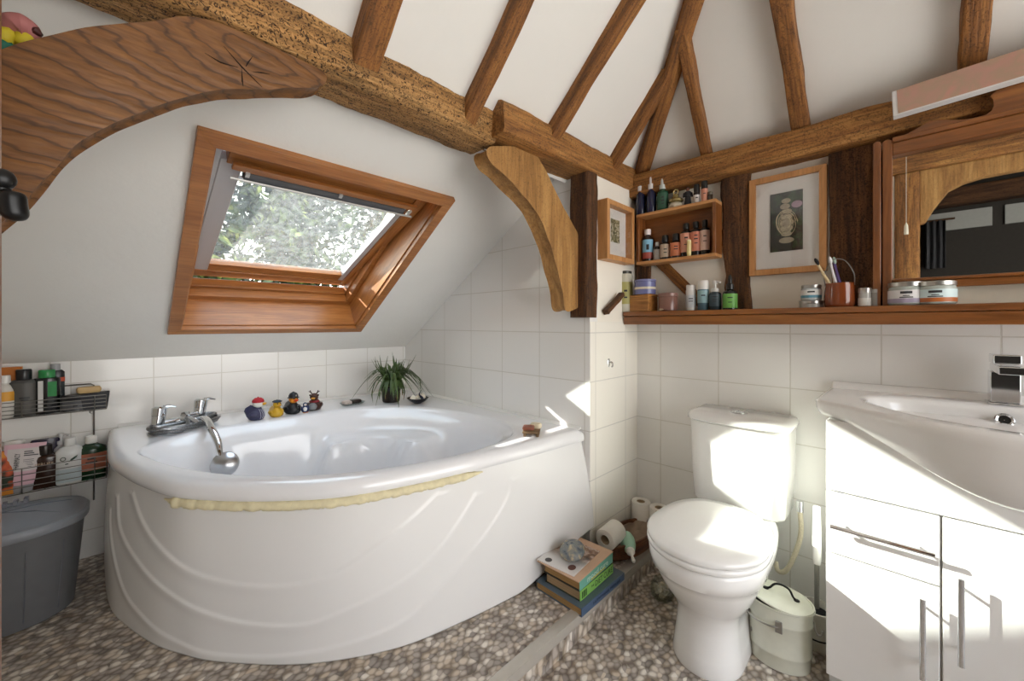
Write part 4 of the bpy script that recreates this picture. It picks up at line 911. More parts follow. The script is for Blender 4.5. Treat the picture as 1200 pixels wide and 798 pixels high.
# braided supply hose behind it
mb = MB(); pts = catmull([(1.83, .285, .42), (1.83, .282, .33), (1.82, .298, .25), (1.81, .325, .178), (1.81, .352, .165), (1.825, .362, .19)], 6); o0 = Vector((1.82, .30, .165)); mb.tube([Vector(p) - o0 for p in pts], .0085, 10)
t = thing('supply_hose', 'cream braided water hose hanging beside the toilet above the enamel bin', 'hose', o0); mb.build('braid', pm('#cfc6ae', .7, var=.25, vscale=200.), t)
mb = MB(); mb.cyl(Vector((1.83, .285, .41)) - o0, Vector((1.83, .285, .45)) - o0, .012, n=10); mb.build('nut', M['chrome'], t)

# ================================================================== ENAMEL BIN, BRUSH
BN = Vector((1.572, .302, 0)); t = thing('enamel_bin', 'oval cream enamel bin with wire handle standing between toilet and cabinet', 'bin', BN, math.radians(-80)); en = pm('#d9dacb', .25, coat=.3, var=.06)
mb = MB(); rr = [(a * .95, b, c) for a, b, c in [(.086, .066, 0), (.09, .07, .004), (.092, .071, .045), (.0945, .0735, .049), (.0945, .0735, .055), (.0925, .0715, .059), (.095, .074, .145), (.0975, .0765, .149), (.0975, .0765, .155), (.0955, .0745, .159), (.097, .076, .195), (.101, .08, .198), (.101, .08, .203), (.096, .075, .203), (.094, .073, .19)]]
mb.loft([oval(a, b, z, 1.0, 44) for a, b, z in rr], True, True, False); mb.build('bin_body', en, t)
mb = MB(); mb.loft([oval(a, b, z, 1.0, 44) for a, b, z in ((.088, .072, .18), (.02, .02, .18))], True, True, True); mb.build('liner', pm('#16171a', .5), t)
Xl = Matrix.Translation((.004, .0, .207)) @ Matrix.Rotation(math.radians(7), 4, 'Y'); mb = MB(); mb.loft([[Xl @ Vector(p) for p in oval(a, b, z, 1.0, 44)] for a, b, z in ((.090, .074, -.006), (.094, .078, -.003), (.094, .078, .001), (.08, .06, .006), (.03, .02, .008))]); li = mb.build('lid', en, t)
mb = MB(); mb.tube(catmull([Xl @ Vector(p) for p in ((-.04, 0, .01), (-.032, 0, .016), (-.02, 0, .034), (.0, 0, .040), (.02, 0, .034), (.032, 0, .016), (.04, 0, .01))], 5), .0035, 8)
for s in (-1, 1): mb.lathe([(.009, 0), (.009, .002), (.004, .004)], Xl @ Vector((s * .043, 0, .008)), 12)
mb.build('lid_handle', M['iron'], li)
mb = MB(); ar = math.radians(42); hp_ = [(-.0, -.080, .150), (-.03, -.088, .152), (-.07, -.082, .158), (-.105, -.05, .165), (-.118, .0, .17), (-.10, .05, .165), (-.05, .085, .158), (-.0, .080, .150)]; mb.tube(catmull(hp_, 6), .0028, 8); mb.build('wire_handle', M['steel'], t)
for s in (-1, 1): mb = MB(); mb.box((-.010, s * .0775 - .004, .132), (.010, s * .0775 + .004, .168)); mb.build('handle_lug', M['steel'], t, bevel=.002)
mb = MB(); mb.tube(catmull([(.092, -.01, .168), (.096, -.01, .14), (.103, -.01, .128), (.112, -.01, .132), (.114, -.01, .145)], 4), .003, 7); mb.build('side_hook', M['steel'], t)
BH = Vector((1.735, .222, 0)); t = thing('toilet_brush', 'white-handled toilet brush with steel shaft in its pot beside the cabinet', 'toilet brush', BH)
mb = MB(); mb.lathe([(.046, 0), (.048, .004), (.05, .12), (.053, .124), (.053, .13), (.048, .13), (.046, .12), (.044, .03)], (0, 0, 0), 28); mb.build('pot', pm('#e3e1d8', .25, coat=.3), t)
mb = MB(); mb.lathe([(.0487, .036), (.0502, .037), (.0503, .041), (.049, .042)], (0, 0, 0), 28, cap0=False, cap1=False); mb.build('black_band', M['black'], t)
mb = MB(); mb.cyl((0, 0, .04), (0, 0, .29), .0075, n=14); mb.build('shaft', M['steel'], t)
mb = MB(); mb.tube([(0, 0, .28), (0, 0, .30), (0, 0, .40), (0, 0, .48)], .012, 14, radii=[.011, .0135, .0125, .0105]); mb.build('handle', M['gloss'], t)
mb = MB(); mb.lathe([(.01, .03), (.035, .04), (.036, .11), (.012, .125)], (0, 0, 0), 20); mb.build('bristles', pm('#2a2a2c', .9, var=.5, vscale=300.), t)

# ================================================================== VANITY CABINET, BASIN, TAP
XC = 1.5; YC0, YC1, YC2 = .17, -.064, -.56
cab = thing('vanity_cabinet', 'white gloss bathroom cabinet under the washbasin with bar handles', 'cabinet', (XC, YC1, 0)); cg = Vector((XC, YC1, 0))
def cb(name, lo, hi, mat=M['gloss'], bv=.002, par=cab):
    mb = MB(); mb.box(Vector(lo) - cg, Vector(hi) - cg); return mb.build(name, mat, par, bevel=bv)
cb('body', (XC + .019, YC2, .07), (1.885, YC0, .83)); cb('plinth', (XC + .03, YC2 + .004, 0), (1.885, YC0 - .004, .0695), pm('#d9d8d5', .4))
cb('fascia', (XC, YC2, .6275), (XC + .018, YC0, .835))
def bar(par, a, b, off):
    """flat-topped bar handle standing off on two posts"""
    a, b = Vector(a), Vector(b); d = (b - a).normalized(); mb = MB(); n = Vector((-1, 0, 0)); s = d.cross(n)
    def ringat(p): return [p + s * (math.cos(q) * .006) + n * (math.sin(q) * .004) - cg for q in [2 * PI * k / 12 for k in range(12)]]
    mb.loft([ringat(a + n * off), ringat(b + n * off)])
    for p in (a + d * .03, b - d * .03): mb.cyl(p - cg, p + n * (off - .001) - cg, .004, n=10)
    return mb.build('handle', M['chrome'], par)
dr = cb('drawer', (XC, YC1 + .0025, .4425), (XC + .018, YC0, .6235)); bar(dr, (XC, .157, .531), (XC, -.052, .531), .03)
d1 = cb('door', (XC, YC1 + .0025, .075), (XC + .018, YC0, .4385)); bar(d1, (XC, -.030, .41), (XC, -.030, .20), .03)
d2 = cb('door', (XC, YC1 - .46, .075), (XC + .018, YC1 - .0025, .6235)); bar(d2, (XC, -.096, .49), (XC, -.096, .275), .03)
ZBN = .885; bas = thing('washbasin', 'wide white ceramic basin with curved front set on the vanity cabinet', 'basin', (1.6, -.19, .8)); bg_ = Vector((1.6, -.19, .8)); YM = -.19
half = [(1.895, .392), (1.75, .395), (1.62, .395), (1.565, .392), (1.532, .378), (1.505, .345), (1.455, .285), (1.395, .20), (1.347, .10), (1.328, 0)]
inh = [(1.80, .0), (1.80, .12), (1.79, .2), (1.75, .262), (1.69, .285), (1.61, .27), (1.53, .225), (1.455, .16), (1.405, .08), (1.385, 0)]
def mir(hf, n): 
    p = [Vector((x, YM + y, 0)) for x, y in hf]; q = [Vector((x, YM - y, 0)) for x, y in hf[::-1]][1:]; return resample(catmull(p + q, 10), n)
op = mir(half, 90); NB = 90
op = [p for p in op]; bk = [Vector((1.895, op[-1].y + (op[0].y - op[-1].y) * k / 31, 0)) for k in range(1, 31)]; full = op + bk
ip = resample(catmull([Vector((x, YM + y, 0)) for x, y in inh] + [Vector((x, YM - y, 0)) for x, y in inh[-2:0:-1]], 8, True), 240, True); cb_ = Vector((1.62, YM, 0))
gi = (lambda loop, c: (lambda Ls: (lambda a: next((r0 + (r1 - r0) * (a - a0) / max(1e-9, a1 - a0) for (a0, r0), (a1, r1) in zip(Ls, Ls[1:]) if a0 <= a <= a1), Ls[0][1])))((lambda q: [(a - 2 * PI, r) for a, r in q[-3:]] + q + [(a + 2 * PI, r) for a, r in q[:3]])(sorted((math.atan2(p.y - c.y, p.x - c.x), (p - c).length) for p in loop))))(ip, cb_)
def shr(p, d): v = p - cb_; return cb_ + v * max(.05, 1 - d / v.length)
def zbot(p):
    u = min(1, abs(p.y - YM) / .395); fr = sstep((1.62 - p.x) / .2)
    return ZBN - .045 - (.115 * (1 - sstep((u - .05) / .9))) * fr
mb = MB(); rings = []; isf = lambda i: i < NB
rings.append([Vector((p.x if not isf(i) else shr(p, .05).x, shr(p, .05).y if isf(i) else p.y, zbot(p) + .004)) - bg_ for i, p in enumerate(full)])
for d, f_ in ((.018, .0), (.008, .06), (.0, .4), (-.001, .8), (.002, .93), (.012, 1.), (.022, 1.005)):
    rings.append([(shr(p, d) if isf(i) else p) + Vector((0, 0, zbot(p) + (ZBN - zbot(p)) * f_)) - bg_ for i, p in enumerate(full)])
an = [math.atan2(p.y - cb_.y, p.x - cb_.x) for p in full]
dirs = [(p - cb_).normalized() for p in full]
rings.append([(shr(p, .022) if isf(i) else p).lerp(cb_ + dirs[i] * gi(an[i]), .8) + Vector((0, 0, ZBN + .001)) - bg_ for i, p in enumerate(full)])
for s, z in ((1., -.001), (.975, -.006), (.95, -.02), (.9, -.06), (.8, -.10), (.62, -.122), (.35, -.13), (.06, -.134)):
    rings.append([cb_ + dirs[i] * gi(an[i]) * s + Vector((0, 0, ZBN + z)) - bg_ for i, p in enumerate(full)])
mb.loft(rings); mb.build('bowl', M['ceram'], bas, sharp=60)
mb = MB(); mb.prism([(1.865, ZBN - .01), (1.878, ZBN + .018), (1.884, ZBN + .024), (1.896, ZBN + .024), (1.896, ZBN - .01)], lambda u, v, w: Vector((u, w, v)) - bg_, YM - .385, YM + .385); mb.build('upstand', M['ceram'], bas, bevel=.004, bseg=3)
po = Vector((1.771, YM - .006, ZBN - .036)); Xo = Matrix.Translation(po - bg_) @ Vector((-1, 0, .45)).to_track_quat('Z', 'Y').to_matrix().to_4x4()
mb = MB(); mb.lathe([(.019, -.003), (.019, .003), (.016, .006), (.012, .004), (.011, -.002)], (0, 0, 0), 28, X=Xo, cap1=False, cap0=False); ov = mb.build('overflow_ring', M['chrome'], bas)
mb = MB(); mb.lathe([(.0115, 0), (.001, .0)], (0, 0, 0), 24, X=Xo, cap0=False, cap1=False); mb.build('overflow_hole', M['black'], ov)
mb = MB(); mb.lathe([(.03, 0), (.03, .003), (.02, .006), (.001, .007)], Vector((1.62, YM, ZBN - .134)) - bg_, 24); mb.build('plug', M['chrome'], bas)
TP = Vector((1.835, YM - .012, ZBN + .0012)); t = thing('basin_mixer_tap', 'square chrome mixer tap standing on the back of the basin', 'tap', TP)
def tb(name, lo, hi, bv=.002): mb = MB(); mb.box(lo, hi); return mb.build(name, M['chrome'], t, bevel=bv)
tb('base_plate', (-.032, -.034, 0), (.032, .034, .006)); tb('body', (-.027, -.028, .0065), (.027, .028, .096)); tb('spout', (-.135, -.026, .0965), (.027, .024, .118)); tb('lever', (-.062, -.026, .1205), (.027, .026, .147), .003)

# ================================================================== BOOKS, BASKET, ROLLS ON THE PLATFORM
GB = 'stack of books beside the bath'
def book(label, c, lx, ly, h, rz, cover, pages, spine, group=GB, back=None, thick=.0025):
    """spine on the -Y side, page edge towards -X"""
    t = thing('book', label, 'book', c, rz, group); mb = MB(); cm = pm(cover, .35, coat=.2, var=.05)
    mb.box((-lx / 2, -ly / 2 + .0015, 0), (lx / 2, ly / 2, thick)); mb.box((-lx / 2, -ly / 2 + .0015, h - thick), (lx / 2, ly / 2, h)); mb.build('cover', cm, t, bevel=.0006)
    mb = MB(); mb.box((-lx / 2, -ly / 2 - .0015, 0), (lx / 2, -ly / 2 + .0015, h)); sp_ = mb.build('spine', pm(spine, .35, coat=.2, var=.05), t, bevel=.0012)
    mb = MB(); mb.box((-lx / 2 + .004, -ly / 2 + .002, thick + .0002), (lx / 2 - .004, ly / 2 - .005, h - thick - .0002)); mb.build('pages', pages_mat(pages), t)
    return t, sp_
_pg = {}
def pages_mat(col):
    if col in _pg: return _pg[col]
    m, nt, b = newmat('page_edges'); tc = N(nt, 'ShaderNodeTexCoord'); mp = N(nt, 'ShaderNodeMapping'); mp.inputs['Scale'].default_value = (3, 3, 900); L(nt, tc, 'Object', mp, 0)
    nz = N(nt, 'ShaderNodeTexNoise', Scale=1., Detail=1.); L(nt, mp, 0, nz, 0); c = lin(col); r = ramp(nt, [(.35, tuple(x * .7 for x in c[:3])), (.6, c[:3])]); L(nt, nz, 'Fac', r, 0); L(nt, r, 0, b, 'Base Color'); b.inputs['Roughness'].default_value = .9
    _pg[col] = m; return m
b1, s1 = book('dark blue book at the bottom of the stack beside the bath', (1.297, .912, ZP + .0012), .292, .215, .030, math.radians(-.5), '#55646f', '#a98656', '#455a74')
b2, s2 = book('bright green spined book in the middle of the stack', (1.29, .912, ZP + .032), .232, .160, .036, math.radians(1), '#2d3a2a', '#a98d6a', '#86bb5c')
b3, s3 = book('teal and yellow spined book at the top of the stack', (1.292, .918, ZP + .0688), .240, .165, .040, math.radians(2), '#2a2620', '#b08a58', '#6fae9b')
def spine_text(par, txt, size, col, ly, h, xo=0., width=None):
    return text_mesh('title', txt, size, pm(col, .5, var=0), par, frame_mtx((xo, -ly / 2 - .0017, h / 2), (1, 0, 0), (0, 0, 1)), .0003, width=width)
spine_text(s2, 'DIET CURE', .030, '#1c3a20', .160, .036, .045, .125); spine_text(s2, 'THE', .011, '#1c3a20', .160, .040, -.035)
spine_text(s3, 'mood cure', .030, '#cfe3d8', .165, .038, .005, .15)
mb = MB(); mb.box((-.045, -.0842, .004), (.06, -.0837, .010)); mb.build('yellow_band', pm('#c9b84a', .5), s3)
spine_text(s1, 'NUTRITIONAL MEDICINE', .014, '#152a4c', .215, .030, .02, .19)
mb = MB()
for k_ in range(4): mb.box((-.105 + k_ * .0085, -.0824, .006), (-.1 + k_ * .0085, -.0816, .030))
mb.build('spine_marks', pm('#1c3a20', .5, var=0), s2)
t = thing('cardboard_folder', 'thin pinkish card lying on the top book under the magazine', 'card', (1.283, .925, ZP + .1092), math.radians(3)); mb = MB(); mb.box((-.128, -.094, 0), (.128, .094, .0035)); mb.build('card', pm('#cfae93', .7), t)
def mag():
    m, nt, b = newmat('magazine_print'); tc = N(nt, 'ShaderNodeTexCoord'); sp = N(nt, 'ShaderNodeSeparateXYZ'); L(nt, tc, 'Object', sp, 0)
    nz = N(nt, 'ShaderNodeTexNoise', Scale=26., Detail=2.); L(nt, tc, 'Object', nz, 0); r = ramp(nt, [(.38, '#4a3324'), (.5, '#8c6a52'), (.6, '#c9b5a8'), (.68, '#8a5a4a')]); L(nt, nz, 'Fac', r, 0)
    gt = N(nt, 'ShaderNodeMath', operation='MULTIPLY_ADD'); gt.inputs[1].default_value = 14.; gt.inputs[2].default_value = .55; L(nt, sp, 0, gt, 0); gt.use_clamp = True
    mx = N(nt, 'ShaderNodeMix', data_type='RGBA'); mx.inputs[6].default_value = lin('#dfdcda'); L(nt, gt, 0, mx, 0); nt.links.new(r.outputs[0], mx.inputs[7]); nt.links.new(mx.outputs[2], b.inputs['Base Color']); b.inputs['Roughness'].default_value = .3; return m
t = thing('magazine', 'glossy magazine with pale and brown cover on top of the book stack', 'magazine', (1.262, .945, ZP + .1130), math.radians(6)); mb = MB(); mb.box((-.10, -.082, 0), (.105, .082, .0025)); mb.build('pages', mag(), t)
mb = MB(); mb.lathe([(.014, 0), (.0, .0003)], (-.075, .045, .0027), 20, cap0=False, cap1=False); mb.build('cover_spot', pm('#45403f', .4), t)
mb = MB(); mb.lathe([(.018, 0), (.0, .0003)], (-.06, -.05, .0027), 20, (1, .8), cap0=False, cap1=False); mb.build('cover_spot', pm('#6b4a42', .4), t)
t = thing('painted_stone', 'rounded grey painted pebble paperweight on the magazine', 'stone', (1.262, .925, ZP + .1158), math.radians(25)); mb = MB(); mb.ball((0, 0, .029), (.066, .050, .029), 36, m=22)
def stone_mat():
    m, nt, b = newmat('painted_stone'); tc = N(nt, 'ShaderNodeTexCoord'); nz = N(nt, 'ShaderNodeTexNoise', Scale=28., Detail=3., Distortion=.8); L(nt, tc, 'Object', nz, 0)
    r = ramp(nt, [(.3, '#3d4650'), (.45, '#6f767a'), (.55, '#85847c'), (.64, '#b9a98a'), (.72, '#6d5d48')]); L(nt, nz, 'Fac', r, 0); L(nt, r, 0, b, 'Base Color'); b.inputs['Roughness'].default_value = .25; return m
for v_ in mb.bm.verts:
    d = noise.noise(v_.co * 14) * .006; v_.co += Vector((v_.co.x, v_.co.y, (v_.co.z - .034) * .6)).normalized() * d * sstep(v_.co.z / .02)
mb.build('stone', stone_mat(), t)
# wooden tray
TR = Vector((1.66, .905, ZP + .001)); t = thing('wooden_tray', 'oval brown wooden bowl on the platform holding a roll and green bottle', 'bowl', TR, math.radians(-8)); wdk = wood('bowl_wood', '#3f2413', '#6b4025', '#8a5a36', 0, 1., .5, .3)
mb = MB(); mb.loft([oval(a, b, z, .95, 48) for a, b, z in ((.14, .062, 0), (.155, .07, .006), (.178, .080, .07), (.180, .082, .076), (.170, .074, .076), (.150, .064, .02), (.11, .045, .012))]); mb.build('bowl', wdk, t)
mb = MB(); rp = random.Random(9); mb.loft([[(x + rp.uniform(-.003, .003), y + rp.uniform(-.003, .003), z + rp.uniform(-.004, .004)) for x, y, z in oval(a, b, z_, .95, 36)] for a, b, z_ in ((.148, .062, .022), (.164, .070, .066), (.157, .064, .067), (.12, .046, .040), (.05, .02, .034))], True, False, True); mb.build('cloth_lining', pm('#94806e', .8, var=.35, vscale=25.), t)
def roll(label, loc, r=.054, h=.105, axis=None, core=.02):
    t = thing('toilet_roll', label, 'toilet roll', loc, group='toilet rolls'); X = Matrix.Identity(4) if axis is None else Vector(axis).to_track_quat('Z', 'X').to_matrix().to_4x4()
    mb = MB(); mb.lathe([(core, .004), (core + .002, 0), (r - .002, 0), (r, .003), (r, h - .003), (r - .002, h), (core + .002, h), (core, h - .004), (core, .004)], (0, 0, 0), 36, X=X, cap0=False, cap1=False); mb.build('paper', M['paper'], t)
    mb = MB(); mb.lathe([(core - .0005, .002), (core - .0005, h - .002), (core - .002, h - .002), (core - .002, .002)], (0, 0, 0), 24, X=X, cap0=False, cap1=False); mb.build('card_core', pm('#b79f80', .8), t); return t
roll('toilet roll lying on its side across the wooden bowl', (1.478, .915, ZP + .103), .046, .105, (.99, .02, .06))
roll('upright toilet roll in the wall corner, left of the pair behind the bowl', (1.845, .936, ZP + .001), .046, .148)
roll('upright toilet roll nearest the toilet, right of the pair behind the bowl', (1.845, .842, ZP + .001), .045, .148)
gA, gB = Vector((1.60, .878, ZP + .072)), Vector((1.512, .800, ZP + .05)); t = thing('squeeze_bottle', 'pale green squeeze bottle with white nozzle lying in the wooden bowl', 'bottle', gA); Xg = (gB - gA).to_track_quat('Z', 'Y').to_matrix().to_4x4()
mb = MB(); mb.lathe([(.012, -.03), (.028, -.022), (.033, 0), (.032, .03), (.024, .055), (.016, .064)], (0, 0, 0), 26, X=Xg); mb.build('body', pm('#a5cfb8', .35, var=.04), t)
mb = MB(); mb.lathe([(.0175, .06), (.0175, .075), (.008, .084), (.0055, .094), (.0065, .105), (.0085, .118), (.006, .126), (.001, .128)], (0, 0, 0), 20, X=Xg); mb.build('nozzle', M['white'], t)
JG = Vector((1.575, .705, .0012)); t = thing('glass_jar', 'round glass jar of pale shells on the floor behind the toilet foot', 'jar', JG)
mb = MB(); mb.lathe([(.032, 0), (.044, .012), (.048, .035), (.044, .058), (.032, .07), (.032, .078), (.030, .078), (.030, .068), (.041, .056), (.045, .035), (.041, .014), (.03, .004)], (0, 0, 0), 28, cap1=True); mb.build('jar', M['clear'], t)
mb = MB(); rq = random.Random(2)
for k_ in range(40):
    a, r_, z_ = rq.uniform(0, 6.3), rq.uniform(0, .030), rq.uniform(.012, .055); mb.ball((math.cos(a) * r_, math.sin(a) * r_, z_), (.009, .007, .006), 8)
sh = mb.build('shells', pm('#cdbfa6', .6, var=.35, vscale=60.), t); sh['kind'] = 'stuff'

# ================================================================== WALL SHELF AND WHAT STANDS ON IT
ZS = H + .0605; XF = 1.752
sh_ = thing('wall_shelf', 'long varnished pine shelf on the tiled wall above toilet and basin', 'shelf', (XF, 0, H))
def shelf_pr(u, v, w): return (u - XF, w, v - H)
mb = MB(); mb.prism([(XF + .012, ZS - .022), (XF, ZS - .02), (XF - .002, ZS - .010), (XF, ZS), (1.899, ZS), (1.899, ZS - .022)], shelf_pr, -.75, .982); mb.build('board', M['pine_y'], sh_, bevel=.002)
mb = MB(); mb.prism([(XF + .004, H - .001), (XF + .004, ZS - .026), (XF + .007, ZS - .0225), (XF + .024, ZS - .0225), (XF + .024, H - .001)], shelf_pr, -.75, .98); mb.build('front_rail', M['pine_y'], sh_, bevel=.002)
mb = MB(); mb.prism([(1.87, H), (1.87, ZS - .0225), (1.899, ZS - .0225), (1.899, H)], shelf_pr, -.75, .978); mb.build('wall_batten', M['pine_y'], sh_)
ZI = ZS + .0012
def spos(pc, w_px, ytop, x=1.83, zb_=None):
    """where on the shelf, radius and height from the photo's outline"""
    p = P(pc, 350, 0, x); m = mpp(p); z0 = ZI if zb_ is None else zb_
    ht = H + (HY - ytop) * m - z0
    return (x, p.y, z0), w_px * m / 2, ht
GS = 'bottles and jars on the wall shelf'
def sb(label, pc, w, yt, x=1.83, name='bottle', cat='bottle', zb_=None, **kw):
    loc, r, h = spos(pc, w, yt, x, zb_); kw.setdefault('group', GS)
    return bottle(name, label, cat, loc, r, h, kw.pop('prof', CYL), kw.pop('body'), kw.pop('cap'), **kw)
sb('tall pale bottle with dark cap in the corner at the left end of the shelf', 734, 17, 318, 1.79, 'shampoo_bottle', prof=[(.95, 0), (1, .02), (1, .94), (.9, 1)], body='#c3c1b2', cap='#34322c', capr=.85, caph=.07, lab='#a6a063', lrange=(.2, .78), sq=(1, .8), marks=[(.6, .5, .05), (.3, .5, .04)])
loc, r, h = spos(753, 31, 344.5, 1.80); t = thing('wooden_box', 'small plain wooden box under the lavender pot on the shelf', 'box', (1.80, loc[1], ZI), math.radians(-12), GS)
mb = MB(); mb.box((-.035, -.06, 0), (.035, .06, .068)); mb.build('box_body', wood('box_wood', '#8f5c2b', '#ad7539', '#bf8847', 1, 1., .5, .1), t, bevel=.002)
mb = MB(); mb.box((-.036, -.061, .0685), (.036, .061, .080)); mb.build('box_lid', wood('box_lid_wood', '#96612e', '#b27a3d', '#c38d4b', 1, 1., .5, .1), t, bevel=.002)
sb('lavender blue round pot tied with string on top of the wooden box', 756, 24, 328, 1.80, 'candle_pot', 'pot', zb_=ZI + .0815, prof=[(.95, 0), (1, .04), (1, .97), (.9, 1)], body='#6c6f9b', cap='#787aa6', capr=1.03, caph=.12, lab='#cdc3ae', lrange=(.38, .55))
sb('round dusky brown pot with flat lid beside the wooden box', 783, 21, 343.5, 1.80, 'ceramic_pot', 'pot', prof=[(.93, 0), (1, .05), (1, .95), (.96, 1)], body='#7d5a50', cap='#86645a', capr=1.04, caph=.2)
p = P(777, 360, 0, 1.77); t = thing('pebble', 'little pale flat stone in front of the brown pot', 'stone', (1.77, p.y, ZI), 0, GS); mb = MB(); mb.ball((0, 0, .006), (.012, .022, .006), 16); mb.build('stone', pm('#c9b49c', .7, var=.1), t)
sb('slim white can right of the brown pot on the shelf', 809.5, 11, 334, body='#d4d2cf', cap='#dcdad6', capr=.9, caph=.2, lab='#c3c7cb', lrange=(.15, .75), marks=[(.7, .8, .05), (.5, .8, .04)])
sb('white-topped bottle with teal and slate blue body on the shelf', 824, 12, 329, body='#53707e', cap='#e3e1dd', capr=.98, caph=.3, lab='#8fb0b6', lrange=(.35, .95), prof=[(.95, 0), (1, .02), (1, 1)], marks=[(.6, .7, .06)])
sb('dark slate bottle with white pump top on the shelf', 838, 12.5, 329, body='#2f3d44', cap='#dddbd7', capr=.62, caph=.38, top='pump', prof=[(.95, 0), (1, .02), (1, .9), (.8, .97), (.6, 1)], lab='#3c4d55', lrange=(.2, .85), marks=[(.8, .8, .05), (.55, .9, .04), (.4, .7, .03)])
sb('black dropper bottle with bright green label on the shelf', 855.5, 15, 322, body='#1b1c1a', cap='#171716', capr=.55, caph=.42, top='dropper', prof=STR, lab='#6fae54', lrange=(.08, .78), marks=[(.72, .7, .05), (.4, .5, .04)], )
sb('low silver tin under a glass jar, left of the toothbrush pot', 950.5, 22.5, 352.5, 1.815, 'metal_tin', 'tin', body='#a9a7a3', cap='#b7b5b1', capmetal=True, capr=1.02, caph=.45, brough=.3)
l_, r_, h_ = spos(950.5, 22.5, 352.5, 1.815)
sb('small jar with white and blue label stacked on the silver tin', 950.5, 19.5, 334, 1.815, 'balm_jar', 'jar', zb_=ZI + h_ + .001, prof=[(.9, 0), (1, .08), (1, .9), (.93, 1)], body='#b9c0c2', cap='#b3b1ac', capr=.98, caph=.22, capmetal=True, lab='#e6e6e3', lrange=(.2, .85), lab2='#5d97ab', marks=[(.75, .7, .12)])
# toothbrush pot
p = P(984, 350, 0, 1.81); PT = Vector((1.81, p.y, ZI)); t = thing('toothbrush_pot', 'round red-brown glazed pot with wire loop holding toothbrushes', 'pot', PT)
m = mpp(p); rr = 29.5 * m / 2; hh = H + (HY - 332) * m - ZI
mb = MB(); mb.lathe([(rr * .9, 0), (rr * .98, .006), (rr, hh * .3), (rr * .97, hh * .6), (rr * .9, hh * .93), (rr * .93, hh), (rr * .86, hh), (rr * .84, hh * .9), (rr * .86, .01)], (0, 0, 0), 32); mb.build('pot_body', pm('#7c3d1e', .15, coat=.5, var=.12, vscale=18.), t)
mb = MB(); mb.tube(catmull([(0, rr * .9, hh * .9), (-.012, rr * .92, hh * 1.35), (-.016, rr * .5, hh * 1.95), (-.016, -rr * .3, hh * 1.95), (-.012, -rr * .86, hh * 1.4), (0, -rr * .9, hh * .9)], 8), .0016, 6); mb.build('wire_loop', M['steel'], t)
def brush(label, a, b, colh, colb, kind):
    a, b = Vector(a), Vector(b); t = thing('toothbrush', label, 'toothbrush', PT + a, group='toothbrushes in the pot'); d = (b - a); u = d.normalized(); fw_ = Vector((-1, -.4, 0)); fw_ = (fw_ - u * fw_.dot(u)).normalized()
    mb = MB(); n = 8; mb.tube([d * k_ / n for k_ in range(n + 1)], .005, 8, radii=[.0045, .0055, .005, .0055, .0055, .0045, .0036, .0045, .004]); mb.build('handle', pm(colh, .35, var=.03), t)
    mb = MB(); Xb = Matrix((fw_, u.cross(fw_), u)).transposed(); mb.ball(d * .98 + fw_ * .006, (.006, .0055, .014), 14, X=Xb); mb.build('bristles', pm(colb, .9, var=.4, vscale=300.), t); return t
def tp(px, py, x): q = P(px, py, 0, x); return Vector((q.x, q.y, q.z)) - PT
brush('bamboo toothbrush with black bristles leaning left in the pot', (.0, .0, .02), tp(956, 306, 1.79), '#cdb78f', '#202022', 0)
brush('white toothbrush with white bristles upright in the pot', (.012, .0, .02), tp(972, 304, 1.80), '#dcd9da', '#e4e3e2', 1)
brush('purple and white toothbrush with green-tinged bristles in the pot', (.0, -.012, .02), tp(977, 305, 1.835), '#6a5a92', '#b9d0c2', 2)
sb('small glass shaker with steel cap, left of two by the dark stud', 1013.5, 12, 337.5, 1.80, 'salt_shaker', 'shaker', body='#b9b8b4', cap='#c9c7c2', capmetal=True, capr=1.02, caph=.26, prof=[(.95, 0), (1, .03), (1, 1)], brough=.15, lab='#dedcd6', lrange=(.05, .6))
sb('narrow steel tube right of the glass shaker by the dark stud', 1025, 7, 339, 1.80, 'metal_tube', 'tube', body='#8f8d88', cap='#a5a39e', capr=1.0, caph=.2, brough=.2)
for pc, w, yt, l2, lb, lab in ((1062, 31.5, 331, '#9d93a8', '#d9d7d6', 'glass jar with lilac-trimmed label under the mirror, left of the pair'), (1096, 34.5, 330, '#b5652e', '#cddfe0', 'glass jar with orange-trimmed label under the mirror, right of the pair')):
    j = sb(lab, pc, w, yt, 1.80, 'cream_jar', 'jar', prof=[(.9, 0), (1, .08), (1, .88), (.94, 1)], body='#a9b0a9', cap='#bdbbb6', capr=1.0, caph=.2, lab=lb, lrange=(.12, .80), lab2=l2, capmetal=True, marks=[(.80, .62, .13), (.55, .35, .04), (.42, .7, .05)])

# ================================================================== BOX SHELF OF BOTTLES
BY0, BY1, BZ0, BZ1, BXF = .571, .934, H + .29, H + .535, 1.792
t = thing('box_shelf', 'open varnished wooden box on the wall holding small bottles', 'box shelf', (BXF, BY0, BZ0)); bx = Vector((BXF, BY0, BZ0)); th = .014
def bp_(n, lo, hi, m): mb = MB(); mb.box(Vector(lo) - bx, Vector(hi) - bx); return mb.build(n, m, t, bevel=.0015)
bp_('base', (BXF, BY0, BZ0), (1.874, BY1, BZ0 + th), M['lightwood_y']) ; bp_('top', (BXF, BY0, BZ1 - th), (1.874, BY1, BZ1), M['lightwood_y'])
bp_('side', (BXF, BY0, BZ0 + th + .0003), (1.874, BY0 + th, BZ1 - th - .0003), M['pine_z']); bp_('side', (BXF, BY1 - th, BZ0 + th + .0003), (1.874, BY1, BZ1 - th - .0003), M['pine_z'])
bp_('back_panel', (1.866, BY0 + th, BZ0 + th), (1.874, BY1 - th, BZ1 - th), M['pine_y'])
GI, GT = 'bottles inside the box shelf', 'bottles on top of the box shelf'
zi = BZ0 + th + .001; zt = BZ1 + .001
